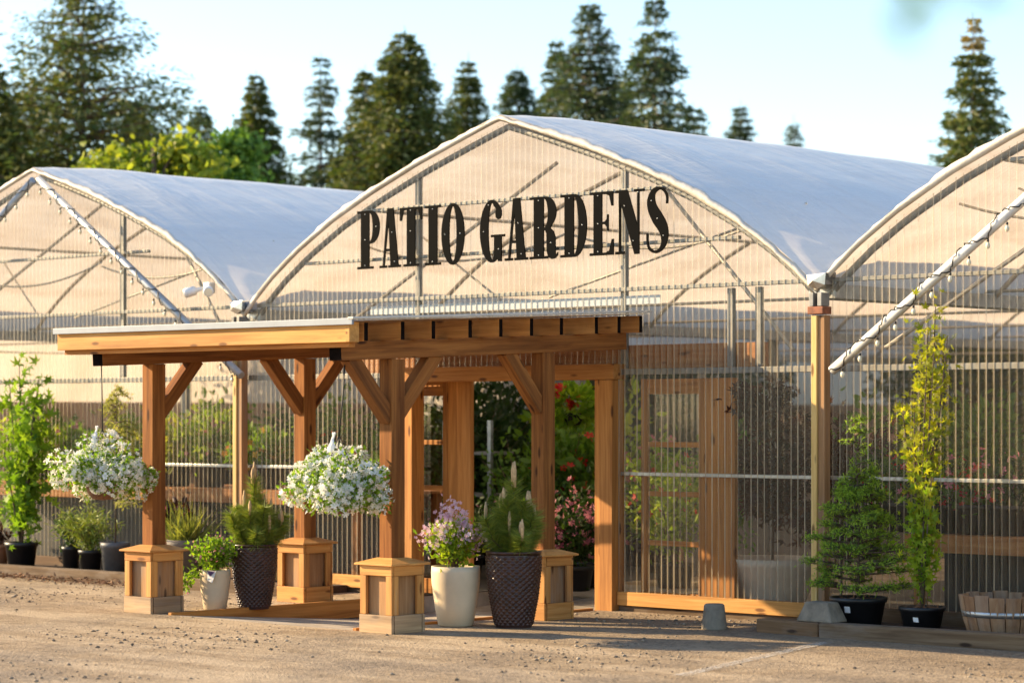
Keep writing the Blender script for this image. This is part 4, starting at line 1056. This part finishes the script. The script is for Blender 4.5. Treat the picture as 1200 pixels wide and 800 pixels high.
# ------------------------------------------------------------------ inside the greenhouse
def bench(x0, x1, y0, y1, z, label):
    t = thing('plant_bench', label, 'bench', (x0, y0, 0)); Lx = x1-x0; W_ = y1-y0
    b = MB(); b.box(0, Lx, 0, .04, z-.14, z, 'x'); b.build('front_board', 'bench_wood', t, .004)
    b = MB(); k = 0
    while k*.14 < W_-.1: b.box(0, Lx, .05+k*.14, .05+k*.14+.12, z-.03, z-.005); k += 1
    b.build('bench_top', 'bench_wood', t)
    b = MB(); b.box(.02, Lx-.02, W_*.45, W_*.45+.01, .01, z-.04); b.build('added_shade_panel', 'iron', t)  # made-up dark panel standing in for the shade beneath the bench
    for fx in (.1, Lx/2, Lx-.1):
        b = MB(); b.box(fx-.04, fx+.04, .06, .14, 0, z-.032, 'z'); b.build('leg', 'bench_wood', t)
        b = MB(); b.box(fx-.04, fx+.04, W_-.14, W_-.06, 0, z-.032, 'z'); b.build('leg', 'bench_wood', t)
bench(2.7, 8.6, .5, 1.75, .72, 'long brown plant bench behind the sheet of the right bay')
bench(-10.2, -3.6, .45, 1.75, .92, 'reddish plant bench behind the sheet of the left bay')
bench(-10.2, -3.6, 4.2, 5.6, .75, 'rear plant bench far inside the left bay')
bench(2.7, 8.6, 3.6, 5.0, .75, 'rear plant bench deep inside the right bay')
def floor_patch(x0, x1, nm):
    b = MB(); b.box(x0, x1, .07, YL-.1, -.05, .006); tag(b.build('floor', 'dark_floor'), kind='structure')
M['dark_floor'] = mat_plain('dark_floor', (.055, .045, .035), .9, 0, .3, 3)  # dark sheet added over the ground to darken the interior
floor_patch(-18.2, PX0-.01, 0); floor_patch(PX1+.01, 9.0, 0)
_protos = {}
def shrub(kind, mat, pos, h, r, label, flower=None, nfl=0, pot='black_plastic', n_=900, leaf=(.05, .09), base=LEAF2, potted=True, fl=.022):
    key = (kind,)
    t = thing('nursery_plant', label, 'plant', pos)
    ph = .24 if potted else .0
    if potted: pot_lathe(t, BUCKET(min(.2, r*.6), ph), pot, n=18)
    br = bushy(max(8, int(14*h)), (0, 0, ph*.8), h-ph*.5, r); stems_mesh(br, t, .007)
    P, D = along_pts(br, n_, .15, .07*min(1.5, h+.4)); leaves('foliage', P, D, rng.uniform(leaf[0], leaf[1], n_), mat, t, base, .6)
    if flower:
        P, D = along_pts(br, nfl, .55, .08); Rm = frames(rng.normal(size=(nfl, 3)), D+np.array([.3, -.6, .3])); V, Fs = scatter(FLOWER, P, Rm, rng.uniform(fl*.7, fl*1.3, nfl)); mesh_np('blossom', V, Fs, flower, t)
    return t
def ip(px, Y, z=0.0):
    p = at(px, 489, Y); return (p.x, Y, z)
# seen through the doorway
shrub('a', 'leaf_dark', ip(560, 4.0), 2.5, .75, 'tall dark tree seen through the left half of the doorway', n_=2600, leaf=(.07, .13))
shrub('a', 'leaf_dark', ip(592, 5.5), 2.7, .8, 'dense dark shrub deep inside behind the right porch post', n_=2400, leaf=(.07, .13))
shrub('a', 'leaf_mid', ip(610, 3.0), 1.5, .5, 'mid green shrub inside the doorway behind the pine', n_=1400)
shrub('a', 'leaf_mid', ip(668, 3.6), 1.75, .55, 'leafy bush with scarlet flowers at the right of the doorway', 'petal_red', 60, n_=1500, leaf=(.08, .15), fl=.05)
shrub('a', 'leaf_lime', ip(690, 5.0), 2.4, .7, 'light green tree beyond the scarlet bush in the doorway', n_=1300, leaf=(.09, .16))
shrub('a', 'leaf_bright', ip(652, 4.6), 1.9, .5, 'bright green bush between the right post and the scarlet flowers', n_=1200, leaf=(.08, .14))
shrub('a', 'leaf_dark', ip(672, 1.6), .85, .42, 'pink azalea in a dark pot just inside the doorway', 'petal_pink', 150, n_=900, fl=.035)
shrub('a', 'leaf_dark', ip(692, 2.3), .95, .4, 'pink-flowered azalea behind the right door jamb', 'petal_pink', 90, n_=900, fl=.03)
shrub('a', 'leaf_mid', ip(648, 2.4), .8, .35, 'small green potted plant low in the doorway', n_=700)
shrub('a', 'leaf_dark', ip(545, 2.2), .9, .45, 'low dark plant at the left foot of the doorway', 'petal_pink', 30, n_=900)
shrub('a', 'leaf_mid', ip(520, 6.5), 2.2, .8, 'broad green shrub far inside behind the left door', n_=1500, leaf=(.08, .14))
# rack
rk = ip(565, 3.2); t = thing('shelf_rack', 'grey metal shelf rack standing inside the doorway', 'shelf rack', rk)
for a in (-.55, .12):
    b = MB(); b.box(a-.025, a+.025, -.02, .02, 0, 1.62, 'z'); b.build('upright', 'galv', t)
for z in (.35, .8, 1.25):
    b = MB(); b.box(-.52, .09, -.02, .40, z, z+.03); b.build('shelf', 'galv_dull', t)
# behind the clear sheet, right of the door
def tree_in(mat, pos, h, r, label, n_=2200, leaf=(.06, .10), base=PALM, pot=None):
    t = thing('nursery_tree', label, 'tree', pos)
    br = [[Vector((0, 0, .1)), Vector((.02, 0, h*.5)), Vector((0, 0, h))]]
    for i in range(22):
        a = rng.uniform(0, 2*PI); z = rng.uniform(.35, .9)*h; L_ = r*rng.uniform(.5, 1.1); br.append([Vector((0, 0, z*.75)), Vector((L_*.5*math.cos(a), L_*.5*math.sin(a), z)), Vector((L_*math.cos(a), L_*math.sin(a), z+.05))])
    stems_mesh(br, t, .014, 'bark'); P, D = along_pts(br, n_, .2, .06); D[:, 2] -= .3; leaves('foliage', P, norm(D), rng.uniform(leaf[0], leaf[1], n_), mat, t, base, .95)
    return t
tt = tree_in('leaf_purple', ip(905, .62, .35), 1.7, .55, 'purple Japanese maple in a wide pale bowl behind the clear sheet', 1700)
pot_lathe(tt, [(.001, -.35), (.24, -.35), (.30, -.2), (.40, .05), (.44, .12), (.41, .12), (.36, .05)], 'grey_barn', n=36)
tree_in('leaf_purple', ip(985, .75), 1.75, .5, 'second purple maple behind the clear sheet, left of the fir', 1100)
shrub('b', 'leaf_lime', ip(790, 2.6), 1.3, .6, 'lime shrub glimpsed through the right sliding door glass', 'petal_red', 50, n_=1300, fl=.03)
shrub('b', 'leaf_bright', ip(770, 4.4), 1.65, .6, 'bright shrub with rosy flowers far behind the right sliding door', 'petal_pink', 120, n_=1300, fl=.04)
shrub('b', 'leaf_mid', ip(850, 3.2), 1.7, .5, 'green shrub behind the wide edge board of the right door', n_=1200)
# on the right bench
items = [(1010, 'leaf_dark', None, 0, .62, 'dark potted shrub on the right bench behind the fir'), (1060, 'leaf_mid', 'petal_red', 60, .5, 'red-flowered plant on the right bench behind the golden maple'),
         (1105, 'leaf_dark', 'petal_pink', 70, .55, 'pink-flowered plant on the right bench left of the barrel'), (1145, 'leaf_mid', 'petal_red', 80, .48, 'scarlet bedding plant on the right bench above the barrel'),
         (1185, 'leaf_dark', 'petal_pink', 60, .6, 'bushy pink plant at the right border on the bench')]
for px, mt, fl, nf, hh, lb in items: shrub('c', mt, ip(px, .85, .72), hh, .3, lb, fl, nf, n_=650, fl=.032)
for px, mt, hh, lb in ((1030, 'leaf_mid', 1.0, 'tall green plant on the rear right bench, nearest the corner post'), (1090, 'leaf_lime', .9, 'yellow-green plant on the rear right bench behind the maple'), (1150, 'leaf_mid', 1.1, 'leafy plant on the rear right bench above the red flowers')):
    shrub('c', mt, ip(px, 4.2, .75), hh, .45, lb, n_=800, leaf=(.08, .14))
# left benches
items = [(25, 'leaf_lime', 'petal_pink', 30, .7, 'lime plant on the left bench behind the tall maple'), (95, 'leaf_bright', 'petal_pink', 40, .55, 'bright green plant on the left bench behind the larch'), (205, 'leaf_yellow', None, 0, .6, 'yellow-leaved plant on the left bench just right of the left post'),
         (245, 'leaf_lime', 'petal_pink', 50, .75, 'lime shrub with pink flowers on the left bench, in mid-span of the porch'), (312, 'leaf_bright', 'petal_orange', 50, .5, 'orange-flowered plant on the left bench by the yellow column'), (380, 'leaf_dark', 'petal_red', 30, .7, 'dark red-flowered plant on the left bench behind the right basket')]
for px, mt, fl, nf, hh, lb in items: shrub('d', mt, ip(px, .85, .92), hh, .40, lb, fl, nf, n_=800, leaf=(.06, .11), fl=.032)
for px, mt, hh, lb in ((60, 'leaf_mid', .9, 'green plant on the far left bench beyond the maple'), (160, 'leaf_lime', .9, 'pale green plant on the far left bench behind the left post'), (265, 'leaf_bright', 1.2, 'tall bright plant on the far left bench behind the lime shrub'), (345, 'leaf_dark', 1.0, 'dark plant on the far left bench behind the back porch post')):
    shrub('d', mt, ip(px, 4.8, .75), hh, .5, lb, n_=900, leaf=(.08, .14))
for px, Y, hh, mt, lb in ((430, 2.2, 1.7, 'leaf_mid', 'green shrub behind the sheet right of the back porch post'), (470, 4.0, 1.9, 'leaf_dark', 'dark shrub behind the left sliding door'), (400, 5.5, 2.1, 'leaf_mid', 'tall green shrub far behind the right petunia basket')):
    shrub('e', mt, ip(px, Y), hh, .6, lb, n_=1400, leaf=(.08, .13))
# a hanging basket with scarlet flowers inside the doorway
c = at(668, 478, 2.6); t = thing('hanging_basket', 'scarlet geranium basket hanging inside the doorway', 'hanging basket', tuple(c))
b = MB(); b.lathe([(.001, -.18), (.10, -.17), (.16, -.05), (.15, -.05)], 20); b.build('basket', 'iron', t)
P, D = ball_points(500, (0, 0, .02), (.30, .30, .2), .3); leaves('foliage', P, D, rng.uniform(.06, .1, 500), 'leaf_bright', t, LEAF2, .8)
P = np.array([(-.10, -.2, .12), (.05, -.22, .18), (.16, -.16, .05), (-.16, -.15, -.03)])[rng.integers(4, size=120)]+rng.normal(size=(120, 3))*.035; Rm = frames(rng.normal(size=(120, 3)), rdir(120)+np.array([.4, -.8, .2])); V, Fs = scatter(FLOWER, P, Rm, .026); mesh_np('blossom', V, Fs, 'petal_red', t)
b = MB(); b.tube([(0, 0, -.05), (0, 0, 2.74-c.z)], .004, 4); b.build('hanger', 'wire', t)

# ------------------------------------------------------------------ trees behind
def conifer_mesh(H, Rb, mat, dens=1.0, droop=.25, gap=.0, z0=.12, ragged=.25, ex=None):
    """returns (crown V,F), trunk MB"""
    P = []; D = []; SZ = []; tb = MB(); tb.tube([(0, 0, 0), (rng.normal()*.05, 0, H*.5), (0, 0, H)], [H*.012, H*.007, .005], 7)
    z = z0*H; ex = ex or rng.uniform(.70, .90); whorl = rng.uniform(.7, 1.15); droop += rng.uniform(-.08, .1)
    while z < H*.985:
        f = z/H; nb = int(rng.integers(5, 8)); sect = rng.uniform(0, 2*PI)
        for k in range(nb):
            if rng.uniform() < gap: continue
            a = sect+2*PI*k/nb+rng.normal()*.3
            L_ = Rb*2.2*((1-f)**ex)*rng.uniform(1-ragged*1.8, 1+ragged)+.03+.12*(1-f)
            n_ = max(14, int(L_*112*dens)); t = rng.uniform(.12, 1, n_)
            rr = L_*t; zz = z+L_*(.18*t-droop*t*t)+.075*rng.normal(size=n_)*L_-np.abs(rng.normal(size=n_))*.06*L_
            lat = rng.normal(size=n_)*.26*L_*(.35+.65*np.sin(t*PI*.9))
            P.append(np.stack([rr*math.cos(a)-lat*math.sin(a), rr*math.sin(a)+lat*math.cos(a), zz], 1))
            D.append(norm(np.stack([np.full(n_, math.cos(a)), np.full(n_, math.sin(a)), np.full(n_, -.15)], 1)+rng.normal(size=(n_, 3))*np.array([.6, .6, .4])))
            SZ.append(rng.uniform(.13, .28, n_)*(.6+.45*(1-f)))
            if L_ > .5:
                tb.tube([(0, 0, z), (L_*.5*math.cos(a), L_*.5*math.sin(a), z+L_*(.09-droop*.25)), (L_*.9*math.cos(a), L_*.9*math.sin(a), z+L_*(.16-droop*.81))], [.045*L_/Rb+.01, .025, .008], 4, False)
        z += whorl*rng.uniform(.18, .36)*(.6+.55*(1-f))*H/11
    P = np.concatenate(P); D = np.concatenate(D); SZ = np.concatenate(SZ)
    nr = np.tile((0, 0, .45), (len(P), 1))+rng.normal(size=(len(P), 3))*.6
    return (P, D, SZ, nr, H), tb
_cm = {}
def conifer(px, ytop, dist, rpx, mat, label, key=None, rz=0, tip=None, **kw):
    base = along(px, YH, dist); H = CAM[2]+(YH-ytop)*dist/F; Rb = rpx*dist/F
    t = thing('conifer_tree', label, 'tree', (base.x, base.y, 0), rz, 'conifers beyond the greenhouse roofs')
    (P, D, SZ, nr, _), tb = conifer_mesh(H, Rb, mat, **kw)
    if tip:
        hi = P[:, 2] > H*tip; leaves('crown', P[hi], D[hi], SZ[hi], 'conifer_gold', t, LEAF, .28, nr[hi]); P, D, SZ, nr = P[~hi], D[~hi], SZ[~hi], nr[~hi]
    leaves('crown', P, D, SZ, mat, t, LEAF, .34, nr)
    tb.build('trunk', 'bark', t)
    return t
A, B_ = 'conifer_a', 'conifer_b'
conifer(97, -40, 47, 100, A, 'tallest broad fir with open ragged limbs at upper left', dens=1.0, droop=.0, gap=.36, ragged=.5, z0=.25, ex=.6)
conifer(-6, 68, 46, 70, A, 'dark conifer cut by the left edge of the picture', dens=1.2, gap=.1)
conifer(300, 82, 52, 62, A, 'pointed conifer right of the yellow-green maple crowns', dens=1.3, gap=.05)
conifer(376, 62, 56, 48, B_, 'slender wispy conifer second right of the yellow-green crowns', dens=.9, gap=.25, ragged=.35)
conifer(428, 76, 52, 50, A, 'mid-height conifer tucked against the tall rounded one', dens=1.2, gap=.1)
conifer(474, 30, 50, 72, A, 'tall full conifer above the left slope of the centre gable', dens=1.3, gap=.12, ragged=.35)
conifer(549, 62, 56, 58, A, 'dense conifer just left of the gable peak', dens=1.3, gap=.06)
conifer(606, 76, 60, 48, B_, 'small greenish conifer right above the gable peak', dens=1.4, gap=.05)
conifer(652, 44, 54, 50, A, 'olive conifer left of the tall twin-like spires', dens=1.1, gap=.1)
conifer(690, -4, 52, 66, B_, 'tall airy spire left of the tallest right-hand conifer', dens=.85, gap=.2, droop=.18)
conifer(768, -6, 50, 78, B_, 'tall layered spire with drooping tiers over the centre roof', dens=1.0, gap=.12, droop=.32)
conifer(726, 92, 56, 50, A, 'low conifer filling the gap between the two tall spires', dens=1.2)
conifer(812, 120, 58, 46, A, 'short conifer at the foot of the layered spire', dens=1.3)
conifer(868, 118, 66, 52, B_, 'small conifer standing alone on the centre roofline', dens=1.2)
conifer(930, 134, 74, 38, B_, 'tiny pale conifer farthest right on the centre roofline', dens=.8, gap=.2)
conifer(1140, 14, 46, 54, A, 'conifer with a dry golden tip above the right roof', dens=1.2, gap=.15, tip=.91, droop=.12)
conifer(235, 118, 60, 60, B_, 'hazy conifer hidden behind the yellow-green maple crowns', dens=1.0)
conifer(30, 100, 58, 80, B_, 'dark conifer behind the ragged fir at far left', dens=1.1)
conifer(160, 110, 58, 70, A, 'shadowy conifer between the ragged fir and the maple crowns', dens=1.1)

def broadleaf(px, ytop, dist, rpx, mat, label, n_=5000):
    base = along(px, YH, dist); H = CAM[2]+(YH-ytop)*dist/F; Rb = rpx*dist/F
    t = thing('broadleaf_tree', label, 'tree', (base.x, base.y, 0))
    tb = MB(); tb.tube([(0, 0, 0), (.1, 0, H*.4), (0, 0, H*.85)], [.16, .11, .03], 8); P = []; cen = []
    for i in range(44):
        d = rdir(1)[0]; d[2] = abs(d[2])*1.1-.25; r_ = rng.uniform(.45, 1.0); c = np.array((0, 0, H*.62))+d*np.array((Rb, Rb, H*.34))*r_
        cen.append(c); tb.tube([(0, 0, H*.4), tuple(c*np.array((.5, .5, 1))-np.array((0, 0, .3))), tuple(c)], [.05, .03, .01], 5, False)
    cen = np.array(cen); k = rng.integers(len(cen), size=n_); P = cen[k]+rng.normal(size=(n_, 3))*np.array([.24, .24, .17])*max(.7, Rb*.5)
    tb.build('trunk', 'bark', t)
    leaves('crown', P, rdir(n_, -.2), rng.uniform(.07, .16, n_), mat, t, LEAF2, .8); return t
broadleaf(180, 96, 38, 92, 'crown_green', 'rounded yellow-green maple crown above the left roof', 15000)
broadleaf(272, 98, 44, 62, 'leaf_mid', 'deeper green maple crown right of the yellow one', 10000)

# overhanging tree whose lowest twigs reach into the top right corner
r3 = Vector((rx[0], rx[1], 0)); a3 = Vector((ax[0], ax[1], 0))
q = along(1118, -6, 2.3); base = Vector((CAM[0], CAM[1], 0))+r3*3.2+a3*1.6
t = thing('broadleaf_tree', 'out-of-focus leafy twig hanging into the top right corner', 'tree', tuple(base))
lim = [Vector((0, 0, 0)), Vector((.05, .05, 1.6)), Vector((0, 0, 2.6)), (q-base)+Vector((.35, .1, .75)), (q-base)+Vector((0, 0, .32)), (q-base)+Vector((0, 0, .0))]
b = MB(); b.tube(lim[:3], [.11, .09, .05], 8); b.tube(lim[2:], [.05, .025, .008, .002], 6); b.build('trunk', 'bark', t)
n_ = 44; P = np.array([tuple(q-base)])+np.stack([rng.normal(size=n_)*.035, rng.normal(size=n_)*.05, np.abs(rng.normal(size=n_))*.06-.008], 1); P[:3, 2] -= .012
P2 = np.array([tuple(lim[3])])+rng.normal(size=(600, 3))*np.array([.35, .35, .22])+np.array([.2, 0, .45]); P = np.concatenate([P, P2])
leaves('crown', P, rdir(len(P), -.5), rng.uniform(.02, .04, len(P)), 'leaf_mid', t, LEAF2, .6)

# ------------------------------------------------------------------ camera, render settings
cam = bpy.data.cameras.new('camera'); co = bpy.data.objects.new('camera', cam); COL.objects.link(co); S.camera = co
cam.sensor_width = 36; cam.lens = 36*F/1200; cam.shift_y = (YH-400)/1200; cam.clip_end = 2000; cam.clip_start = .1
co.location = CAM; co.rotation_euler = Vector((ax[0], ax[1], 0)).to_track_quat('-Z', 'Y').to_euler()
cam.dof.use_dof = True; cam.dof.focus_distance = 20.3; cam.dof.aperture_fstop = 1.7
S.render.engine = 'CYCLES'
cy = S.cycles; cy.use_denoising = True; cy.max_bounces = 10; cy.transparent_max_bounces = 40; cy.diffuse_bounces = 4; cy.glossy_bounces = 4; cy.transmission_bounces = 6
cy.sample_clamp_indirect = 6.0; cy.caustics_reflective = False; cy.caustics_refractive = False
vs_ = S.view_settings; vs_.view_transform = 'Standard'; vs_.look = 'None'; vs_.exposure = 1.27; vs_.gamma = 1.0; vs_.use_curve_mapping = False
